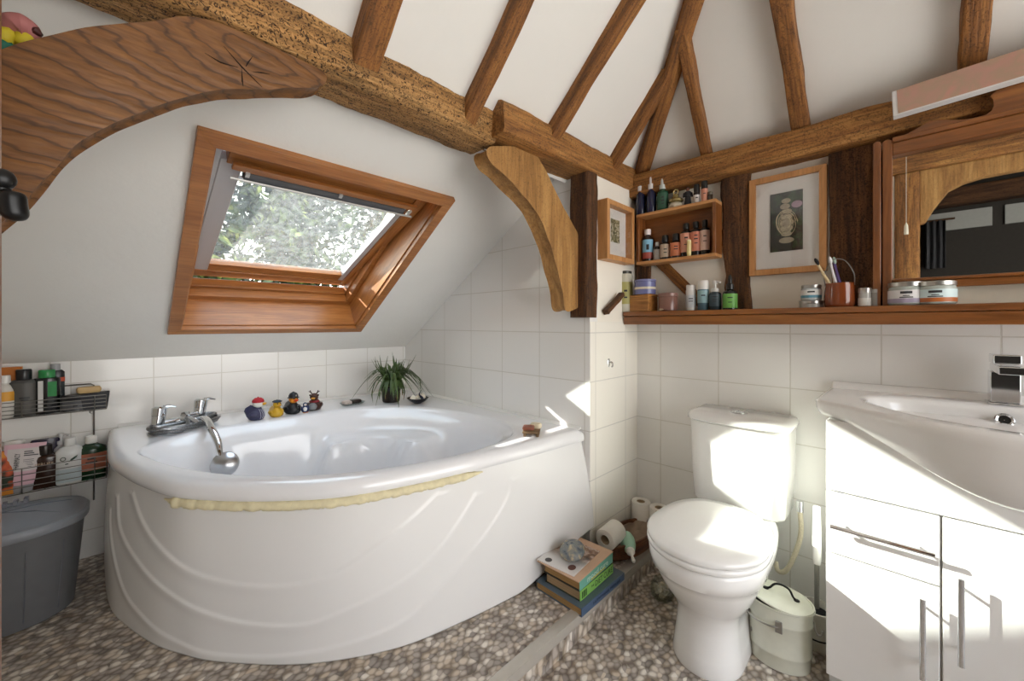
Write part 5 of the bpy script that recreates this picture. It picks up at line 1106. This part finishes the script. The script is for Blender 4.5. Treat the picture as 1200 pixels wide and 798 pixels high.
def ib(label, pc, w, yt, **kw): return sb(label, pc, w, yt, kw.pop('x', 1.832), zb_=zi, group=GI, **kw)
AMB = '#231711'
ib('white-capped dark bottle with blue and red label, leftmost inside the box shelf', 759, 12, 269, name='medicine_bottle', prof=STR, body=AMB, cap='#e2d9da', capr=.62, caph=.17, lab='#7fb3cf', lrange=(.1, .8), lab2='#9c4a40', marks=[(.6, .5, .2)])
ib('tiny white-capped vial with grey label inside the box shelf', 770, 8, 284, name='vial', prof=STR, body=AMB, cap='#d8d6d2', capr=.5, caph=.2, lab='#a09c96', lrange=(.05, .75))
ib('short amber bottle with beige label inside the box shelf', 779.5, 11.5, 276, name='oil_bottle', prof=STR, body=AMB, cap='#141415', capr=.62, caph=.27, lab='#b9a691', lrange=(.12, .85), marks=[(.6, .6, .06), (.35, .6, .05)])
ib('short amber bottle with orange label inside the box shelf', 792, 12.5, 274, name='oil_bottle', prof=STR, body=AMB, cap='#141415', capr=.62, caph=.27, lab='#c97a55', lrange=(.12, .85), marks=[(.7, .6, .05), (.5, .7, .05)])
ib('tall pink-labelled bottle behind the cream tube inside the box shelf', 804, 12, 262, name='tincture_bottle', prof=STR, body='#191513', cap='#121213', capr=.55, caph=.17, lab='#d0927a', lrange=(.16, .84), marks=[(.75, .6, .05), (.4, .7, .03)])
ib('tall pink-labelled bottle second from the right inside the box shelf', 815.5, 11.5, 260, name='tincture_bottle', prof=STR, body='#191513', cap='#121213', capr=.55, caph=.17, lab='#d0856c', lrange=(.16, .84), marks=[(.8, .6, .04), (.62, .7, .04), (.4, .6, .03)])
ib('tall bottle with pale pink label at the right end inside the box shelf', 826, 10.5, 258, name='tincture_bottle', prof=STR, body='#191513', cap='#121213', capr=.55, caph=.17, lab='#d2b3a4', lrange=(.16, .84), marks=[(.7, .6, .04), (.45, .7, .03)])
ib('thin cream tube standing at the front of the box shelf', 807.5, 5, 281, x=1.803, name='balm_tube', prof=[(.8, 0), (1, .1), (1, 1)], body='#d6c58b', cap='#dccf9f', capr=.9, caph=.12)
def tb_(label, pc, w, yt, **kw): return sb(label, pc, w, yt, kw.pop('x', 1.835), zb_=zt, group=kw.pop('group', GT), **kw)
tb_('dark blue spray bottle with white top, leftmost on the box shelf', 751, 10.5, 211, name='spray_bottle', prof=[(.95, 0), (1, .02), (1, .84), (.7, .93), (.5, 1)], body='#181c3a', cap='#d7d6d8', capr=.72, caph=.32, top='spray', brough=.1)
tb_('dark blue spray bottle with white top, second on the box shelf', 763.5, 11, 208, name='spray_bottle', prof=[(.95, 0), (1, .02), (1, .84), (.7, .93), (.5, 1)], body='#1a1e40', cap='#dddcde', capr=.72, caph=.33, top='spray', brough=.1)
tb_('dark green spray bottle with pale flower print on the box shelf', 776.5, 12.5, 210, name='spray_bottle', prof=[(.95, 0), (1, .02), (1, .86), (.7, .95), (.5, 1)], body='#234a38', cap='#c9d0cc', capr=.6, caph=.32, top='spray', brough=.15, lab='#2b5541', lrange=(.1, .8), marks=[(.7, .4, .08), (.5, .6, .08), (.3, .4, .06)])
# perfume flask with gold ring
p = P(792, 240, 0, 1.835); t = thing('perfume_flask', 'squat clear and gold ornamental flask on the box shelf', 'bottle', (1.835, p.y, zt), group=GT)
m = mpp(p); s = 23 * m
mb = MB(); mb.lathe([(.2 * s, 0), (.34 * s, .03 * s), (.38 * s, .14 * s), (.30 * s, .27 * s), (.20 * s, .32 * s)], (0, 0, 0), 28); mb.build('flask', pm('#cfc9b4', .1, coat=.5), t)
mb = MB(); mb.lathe([(.24 * s, .31 * s), (.36 * s, .36 * s), (.36 * s, .45 * s), (.2 * s, .58 * s), (.12 * s, .64 * s), (.16 * s, .7 * s), (.1 * s, .74 * s)], (0, 0, 0), 28); mb.build('stopper', pm('#a89a6c', .25, .8), t)
mb = MB(); mb.tube([(0, math.cos(a) * .12 * s, .86 * s + math.sin(a) * .12 * s) for a in [2 * PI * q / 16 for q in range(16)]], .035 * s, 7, closed=True); mb.build('ring', pm('#b9ab7c', .25, .8), t)
# figurine
p = P(806, 240, 0, 1.835); t = thing('figurine', 'tiny dark robed figurine with folded arms on the box shelf', 'figurine', (1.835, p.y, zt), math.radians(25)); m = mpp(p); s = 23 * m
mb = MB(); mb.lathe([(.2 * s, 0), (.2 * s, .04 * s), (.15 * s, .3 * s), (.13 * s, .5 * s), (.17 * s, .66 * s), (.15 * s, .74 * s), (.06 * s, .79 * s)], (0, 0, 0), 20, (.8, 1)); mb.build('robe', pm('#17161b', .35), t)
mb = MB(); mb.ball((0, 0, .87 * s), (.09 * s, .085 * s, .105 * s), 16); mb.build('head', pm('#8a5a46', .5), t)
mb = MB(); mb.ball((.02 * s, 0, .90 * s), (.1 * s, .1 * s, .1 * s), 14); mb.build('hair', pm('#241418', .5), t)
for k_ in (-1, 1): mb = MB(); mb.tube([(0, k_ * .16 * s, .68 * s), (-.05 * s, k_ * .2 * s, .5 * s), (-.13 * s, k_ * .03 * s, .52 * s)], .05 * s, 8, radii=[.06 * s, .055 * s, .04 * s]); mb.build('arm', pm('#1b1a20', .4), t)
tb_('black-capped roll-on with white label on the box shelf', 816.5, 7, 216.5, name='roll_on_vial', prof=CYL, body='#2a2626', cap='#151515', capr=.95, caph=.42, lab='#d8d5d2', lrange=(.15, .8), marks=[(.6, .7, .1)])
tb_('taller black-capped roll-on with pink label on the box shelf', 825.5, 7, 212.5, name='roll_on_vial', prof=CYL, body='#3a2622', cap='#151515', capr=.98, caph=.33, lab='#c98b74', lrange=(.1, .95), marks=[(.6, .7, .06)])
tb_('tiny dark vial at the right end of the box shelf top', 832, 6, 225, name='vial', prof=CYL, body='#2c2119', cap='#5d5648', capr=.95, caph=.3)

# ================================================================== PICTURES
def art(name, base, stops, scale):
    m, nt, b = newmat(name); tc = N(nt, 'ShaderNodeTexCoord'); nz = N(nt, 'ShaderNodeTexNoise', Scale=scale, Detail=4., Distortion=1.6); L(nt, tc, 'Object', nz, 0)
    r = ramp(nt, stops); L(nt, nz, 'Fac', r, 0); L(nt, r, 0, b, 'Base Color'); b.inputs['Roughness'].default_value = .3; return m
def picture(label, org, ux, nz_, w_, h_, fw_, dp, mats, pw, ph, pz, pic, mat_in=.02):
    """org: lower corner; ux runs along the width, nz_ out of the wall"""
    t = thing('framed_picture', label, 'picture', org); X = Matrix((Vector(ux), Vector((0, 0, 1)), Vector(nz_))).transposed().to_4x4()
    def bx_(n, lo, hi, m, bv=.0015): mb = MB(); mb.box(lo, hi, X); return mb.build(n, m, t, bevel=bv)
    mb = MB(); o = [(0, 0), (w_, 0), (w_, h_), (0, h_)]; i_ = [(fw_, fw_), (w_ - fw_, fw_), (w_ - fw_, h_ - fw_), (fw_, h_ - fw_)]
    for k_ in range(4):
        q = [o[k_], o[(k_ + 1) % 4], i_[(k_ + 1) % 4], i_[k_]]; mb.loft([[X @ Vector((a, b, 0)) for a, b in q], [X @ Vector((a, b, dp)) for a, b in q]])
    mb.build('frame', mats, t, bevel=.0012)
    bx_('mount', (fw_, fw_, .002), (w_ - fw_, h_ - fw_, dp - mat_in), pm('#e6e3df', .7, var=.02), 0)
    cx_, cz_ = w_ / 2, h_ / 2 + pz; bx_('print', (cx_ - pw / 2, cz_ - ph / 2, dp - mat_in), (cx_ + pw / 2, cz_ + ph / 2, dp - mat_in + .003), pic, 0)
    bx_('glazing', (fw_, fw_, dp - .006), (w_ - fw_, h_ - fw_, dp - .004), glass('picture_glass', '#fafafa', .05), 0)
    return t
grass = art('grass_photo', 0, [(.3, '#2c2a1c'), (.45, '#6b6a45'), (.55, '#b3a989'), (.68, '#d3cfc4')], 55.)
picture('small framed picture of grasses on the short wall beside the corner post', (1.530, YR + .0035, H + .292), (1, 0, 0), (0, -1, 0), .245, .268, .022, .055, M['lightwood'], .075, .108, .012, grass, .035)
big = picture('large framed picture with a dark still life print on white mount', (1.898, .466, H + .2015), (0, -1, 0), (-1, 0, 0), .256, .40, .023, .028, M['lightwood'], .108, .235, .008, art('dark_photo', 0, [(.35, '#0d0f10'), (.5, '#151d1a'), (.62, '#29482b'), (.75, '#2c2b31')], 22.), .014)
# the pale pebble-and-twig tower in the dark print
mb = MB(); rs = random.Random(5); Xp = Matrix((Vector((0, -1, 0)), Vector((0, 0, 1)), Vector((-1, 0, 0)))).transposed().to_4x4(); c0 = Vector((.128, .208, .0172))
for dz, rx, rz_ in ((-.075, .026, .012), (-.05, .018, .010), (-.028, .022, .013), (-.005, .024, .013), (.018, .020, .012), (.04, .016, .010), (.06, .017, .012), (.082, .016, .010)):
    mb.ball(Xp @ (c0 + Vector((rs.uniform(-.004, .004), dz, 0))), (.0012, rx, rz_), 14)
mb.build('stone_tower', pm('#a79b85', .6, var=.4, vscale=90.), big)
mb = MB()
for k_ in range(26):
    a = rs.uniform(0, 6.28); r_ = rs.uniform(.015, .042); q = [c0 + Vector((math.cos(a + j * .8) * r_ * (1 - .1 * j), -.005 + math.sin(a + j * .8) * r_ * 1.3, .0005)) for j in range(4)]; mb.tube([Xp @ p_ for p_ in catmull(q, 4)], .0009, 4)
mb.build('twigs', pm('#cdbf9d', .6), big)
mb = MB(); mb.ball(Xp @ (c0 + Vector((.035, .062, .0004))), (.001, .018, .014), 12); mb.build('blossom', pm('#a58a9c', .6, var=.2), big)

# ================================================================== MIRROR, CANVAS
mir_ = thing('wall_mirror', 'big wall mirror in varnished wooden frame with scrolled crest above the shelf', 'mirror', (1.897, -.19, H + .10)); mo = Vector((1.897, -.19, H + .10)); MY = -.25
def mpz(n, lo, hi, m, bv=.003): mb = MB(); mb.box(Vector(lo) - mo, Vector(hi) - mo); return mb.build(n, m, mir_, bevel=bv)
yl, yr = .0795, 2 * MY - .0795
for a, b in ((yl, -1), (yr, 1)):
    for k_, (o_, w_) in enumerate(((0, .020), (.023, .024))):
        y0_ = a + b * o_; y1_ = y0_ + b * w_; mb = MB(); zt_ = H + .612
        mb.prism([(y0_, H + .0625), (y1_, H + .0625), (y1_, zt_ - .006), ((y0_ + y1_) / 2, zt_), (y0_, zt_ - .006)], lambda u, v, w: Vector((w, u, v)) - mo, 1.793 + .006 * k_, 1.897); mb.build('stile', M['pine_z'], mir_, bevel=.002)
gl, gr = yl - .047, yr + .047
mpz('mirror_glass', (1.827, gr, H + .138), (1.831, gl, H + .561), M['mirror'], 0)
mpz('backboard', (1.832, gr - .01, H + .0625), (1.897, gl + .01, H + .59), pm('#d8d2c2', .7), 0)
mpz('bottom_rail', (1.803, gr, H + .115), (1.8265, gl, H + .138), M['pine_y']); mpz('rail_moulding', (1.797, gr, H + .138), (1.825, gl, H + .148), M['pine_y'])
mpz('top_rail', (1.801, gr, H + .556), (1.8315, gl, H + .596), M['pine_y']); mpz('rail_moulding', (1.795, gr, H + .596), (1.822, gl, H + .612), M['pine_y'])
cr = [(1041, 168), (1062, 158), (1078, 149), (1089, 142), (1106, 140.5), (1124, 141), (1140, 139), (1155, 135), (1162, 130), (1164.5, 124), (1163, 117), (1160, 113.5), (1167, 107), (1180, 101), (1200, 91)]
hp = [P(a, b, 0, 1.805) for a, b in cr]; hp = [(p.y, p.z) for p in hp]; hp += [(-.225, H + .704), (MY - .03, H + .706)]
poly = [(gl, H + .613)] + [(min(y, gl), max(z, H + .614)) for y, z in hp]; poly += [(2 * MY - y, z) for y, z in poly[-2::-1]]
mb = MB(); mb.prism(poly, lambda u, v, w: Vector((w, u, v)) - mo, 1.801, 1.821); mb.build('crest', M['pine_y'], mir_, bevel=.002)
cv = thing('canvas_painting', 'pink blurry canvas with white edges resting above the mirror against the beam', 'canvas', (1.779, .03, H + .668), rot=(math.radians(-2.5), 0, 0))
mb = MB(); mb.box((-.018, -.62, 0), (.018, 0, .080)); mb.build('canvas_edge', pm('#dad8d6', .8), cv, bevel=.002)
mb = MB(); mb.box((-.0192, -.27, .004), (-.0182, -.012, .079)); mb.build('painted_front', art('pink_paint', 0, [(.3, '#b98a7c'), (.5, '#ab8e78'), (.7, '#c08a7c')], 9.), cv)
mb = MB(); mb.box((-.0192, -.618, .004), (-.0182, -.272, .079)); mb.build('painted_sky', pm('#8f979a', .6), cv)

# chrome hook on the tiled return
HK = P(713, 425, 1, YR - .001); t = thing('wall_hook', 'small chrome robe hook on the tiles below the small picture', 'hook', HK)
mb = MB(); mb.lathe([(.015, 0), (.015, .003), (.012, .005), (.005, .006)], (0, 0, 0), 24, (.8, 1.35), X=Matrix.Rotation(PI / 2, 4, 'X')); mb.build('back_plate', M['chrome'], t)
mb = MB(); mb.tube(catmull([(0, -.004, .006), (0, -.018, .002), (0, -.022, -.012), (0, -.016, -.018)], 6), .004, 8); mb.build('hook_arm', M['chrome'], t)

# ================================================================== TOY ON THE BRACE, DOOR EDGE WITH LATCH
ty = 1.07; q = P(16, 47, 1, ty); t = thing('toy_duck_head', 'soft toy with pink head, dark beak and yellow body on the arched brace', 'toy', (q.x, ty, q.z - .03)); m = mpp(q); g = Vector((q.x, ty, q.z - .03))
def at(px, py, y=1.07): return P(px, py, 1, y) - g
mb = MB(); c0_ = at(21, 33); rings = []
pts = [at(7, 36), at(16, 32), at(26, 33), at(35, 37), at(43, 43), at(49, 45)]; pts = catmull(pts, 6); RR = [.006, .020, .022, .017, .011, .004]; mb.tube(pts, .02, 18, radii=[(RR[min(5, k_ // 6)] * (1 - k_ % 6 / 6) + RR[min(5, k_ // 6 + 1)] * (k_ % 6 / 6)) for k_ in range(len(pts))]); mb.build('head', pm('#b0706e', .5, var=.15), t)
mb = MB(); mb.tube([at(36, 33, 1.06), at(42, 36, 1.06), at(49, 42, 1.06)], .006, 10, radii=[.003, .008, .003]); mb.build('beak', pm('#4a2422', .4), t)
mb = MB(); mb.tube([at(-6, 44), at(4, 44), at(14, 43), at(20, 47)], .014, 12, radii=[.012, .016, .014, .009]); mb.ball(at(29, 47), (.014, .014, .017), 14); mb.build('yellow_ruff', pm('#c9b62c', .6, var=.1), t)
mb = MB(); mb.tube([at(-8, 55), at(6, 55), at(16, 54)], .012, 10, radii=[.013, .014, .008]); mb.build('green_scarf', pm('#176a56', .6, var=.1), t)
dY = .655; dx = P(2.4, 380, 1, dY).x; dY = .62; do_ = struct(bpy.data.objects.new('door_1', None)); C.objects.link(do_); do_.location = (dx, dY, 0)
mb = MB(); mb.box((-.028, 0, .0), (0, .035, 2.0)); mb.build('door_edge', M['pine_z'], do_, bevel=.002)
mb = MB(); mb.box((-.60, .004, .0), (-.028, .031, 2.0)); mb.build('door_leaf', M['pine_z'], do_)
la = Vector((dx, dY, 0)); 
def lt_(px, py, y): return P(px, py, 1, y) - la
mb = MB(); mb.box((-.02, -.012, lt_(3, 268, dY).z), (.0015, -.0005, lt_(3, 203, dY).z)); lp = mb.build('latch_plate', M['iron'], do_, bevel=.003)
mb = MB(); mb.ball(lt_(3, 210, dY - .018), (.009, .008, .010), 16); mb.cyl(lt_(2, 214, dY - .016), lt_(3, 226, dY - .016), .006, .006, 14); mb.build('latch_knob', M['iron'], lp)
mb = MB(); mb.tube([lt_(0, 226, dY - .015), lt_(6, 226, dY - .02), lt_(13, 228, dY - .025)], .004, 10); lv = catmull([lt_(a, b, dY - .026) for a, b in ((13, 224), (14, 230), (15, 240), (17, 250), (17, 259))], 6); mb.tube(lv, .009, 16, radii=[.0095 * math.sqrt(max(.02, 1 - (2 * k_ / (len(lv) - 1) - 1) ** 4)) for k_ in range(len(lv))]); mb.build('latch_lever', M['iron'], lp)

# ================================================================== BEHIND THE VIEWER: what the mirror shows
XK = -.75
mb = MB(); mb.box((XK - .1, .068, 0), (XK, YW + .1, 3.3)); mb.box((XK - .1, -1.6, 2.42), (XK, .068, 3.3)); struct(mb.build('wall_rear', M['plaster2']))
tag(timber('rear_beam', (XK - .02, 1.2, H + 1.255), (XK - .02, -1.6, H + 1.255), .12, .135, M['oak'], side=(1, 0, 0), rough=.006, seg=60, seed=31), 'oak tie beam over the opening behind the viewer, seen in the mirror', 'beam')
tag(timber('rear_post', (XK - .02, -.005, 0), (XK - .02, -.005, H + 1.18), .12, .14, M['oak'], side=(1, 0, 0), rough=.006, seg=60, seed=32), 'oak door post behind the viewer, seen at the left of the mirror', 'post')
yz = [(-.075, H + .775), (-.105, H + .785), (-.15, H + .88), (-.225, H + 1.0), (-.30, H + 1.04), (-.39, H + 1.06), (-.58, H + 1.065), (-1.0, H + 1.08), (-1.0, H + 1.186), (-.075, H + 1.186)]
mb = MB(); mb.prism([(a, b) for a, b in yz], lambda u, v, w: (w, u, v), XK - .06, XK + .02); tag(mb.build('rear_brace', M['oak_brace'], bevel=.004), 'curved oak brace beside the post behind the viewer, seen in the mirror', 'brace', None)
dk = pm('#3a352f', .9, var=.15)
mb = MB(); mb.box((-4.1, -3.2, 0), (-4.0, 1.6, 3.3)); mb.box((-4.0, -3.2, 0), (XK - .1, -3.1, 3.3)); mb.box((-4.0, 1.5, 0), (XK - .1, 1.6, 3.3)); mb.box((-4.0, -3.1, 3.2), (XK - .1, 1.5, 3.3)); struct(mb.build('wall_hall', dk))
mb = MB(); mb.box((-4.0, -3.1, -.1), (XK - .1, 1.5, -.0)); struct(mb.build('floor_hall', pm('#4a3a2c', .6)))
tag(timber('hall_beam', (-3.9, 1.4, H + 1.62), (-3.9, -3.0, H + 1.62), .2, .22, M['oak_dark'], side=(1, 0, 0), seg=40, seed=33), 'dark beam across the far wall of the room in the mirror', 'beam')
mb = MB()
for y0_, y1_ in ((-.2, -.75), (-.85, -1.5)): mb.box((-3.99, y1_, H + 1.22), (-3.96, y0_, H + 1.45))
struct(mb.build('window_2', pm('#a9a79f', .6)))
# dark curtain hanging in the room behind
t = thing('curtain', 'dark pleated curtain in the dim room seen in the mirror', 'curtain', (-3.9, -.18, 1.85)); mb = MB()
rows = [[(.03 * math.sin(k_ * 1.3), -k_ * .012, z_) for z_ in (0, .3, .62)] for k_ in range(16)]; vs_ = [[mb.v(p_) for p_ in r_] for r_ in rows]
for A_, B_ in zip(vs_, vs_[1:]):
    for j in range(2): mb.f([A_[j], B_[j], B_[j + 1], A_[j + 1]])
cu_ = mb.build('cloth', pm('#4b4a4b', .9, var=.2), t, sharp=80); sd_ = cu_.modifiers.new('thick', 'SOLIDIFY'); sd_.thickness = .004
mb = MB(); mb.cyl((0, .06, .625), (0, -.26, .625), .012, n=12); mb.build('rod', M['oak_dark'], t)
# light pull on its cord
t = thing('light_pull', 'cream light pull hanging on a thin cord, seen in the mirror', 'light pull', (-.16, .0, H + .615)); mb = MB(); mb.lathe([(.011, 0), (.012, .01), (.009, .06), (.004, .075), (.002, .08)], (0, 0, 0), 16); mb.build('acorn', pm('#e2dcc8', .4), t)
mb = MB(); mb.cyl((0, 0, .078), (0, 0, zA(0) - H - .615 + .0), .0015, n=6); mb.build('cord', pm('#cfcabb', .8), t)

# ================================================================== LIGHT AND CAMERA
sc = bpy.context.scene
w = bpy.data.worlds.new('sky'); sc.world = w; w.use_nodes = True; nt = w.node_tree
bg = nt.nodes['Background']; tc = N(nt, 'ShaderNodeTexCoord'); sp = N(nt, 'ShaderNodeSeparateXYZ'); L(nt, tc, 'Generated', sp, 0)
r = ramp(nt, [(.0, '#fdfaf5'), (.3, '#fbfbfb'), (.8, '#d3e1fb')]); L(nt, sp, 2, r, 'Fac'); L(nt, r, 0, bg, 0)
bg.inputs[1].default_value = 4.6
sun = bpy.data.lights.new('sun', 'SUN'); sun.energy = 15.; sun.angle = math.radians(.6); sun.color = (1., .97, .92)
so = bpy.data.objects.new('sun', sun); C.objects.link(so); so.location = (-3, 8, 6)
so.rotation_euler = Vector((.47, -.893, -.485)).to_track_quat('-Z', 'Y').to_euler()
cam = bpy.data.cameras.new('camera'); co = bpy.data.objects.new('camera', cam); C.objects.link(co)
co.location = EYE; co.rotation_euler = (PI / 2, 0, -PI / 4); cam.sensor_width = 36; cam.lens = 36 * F / 1200
cam.shift_y = -19 / 1200; cam.clip_start = .02; sc.camera = co
sc.view_settings.view_transform = 'Standard'; sc.view_settings.look = 'None'; sc.view_settings.gamma = 1; sc.view_settings.exposure = .33
sc.view_settings.use_curve_mapping = False
sc.cycles.max_bounces = 10; sc.cycles.diffuse_bounces = 5; sc.cycles.transparent_max_bounces = 12
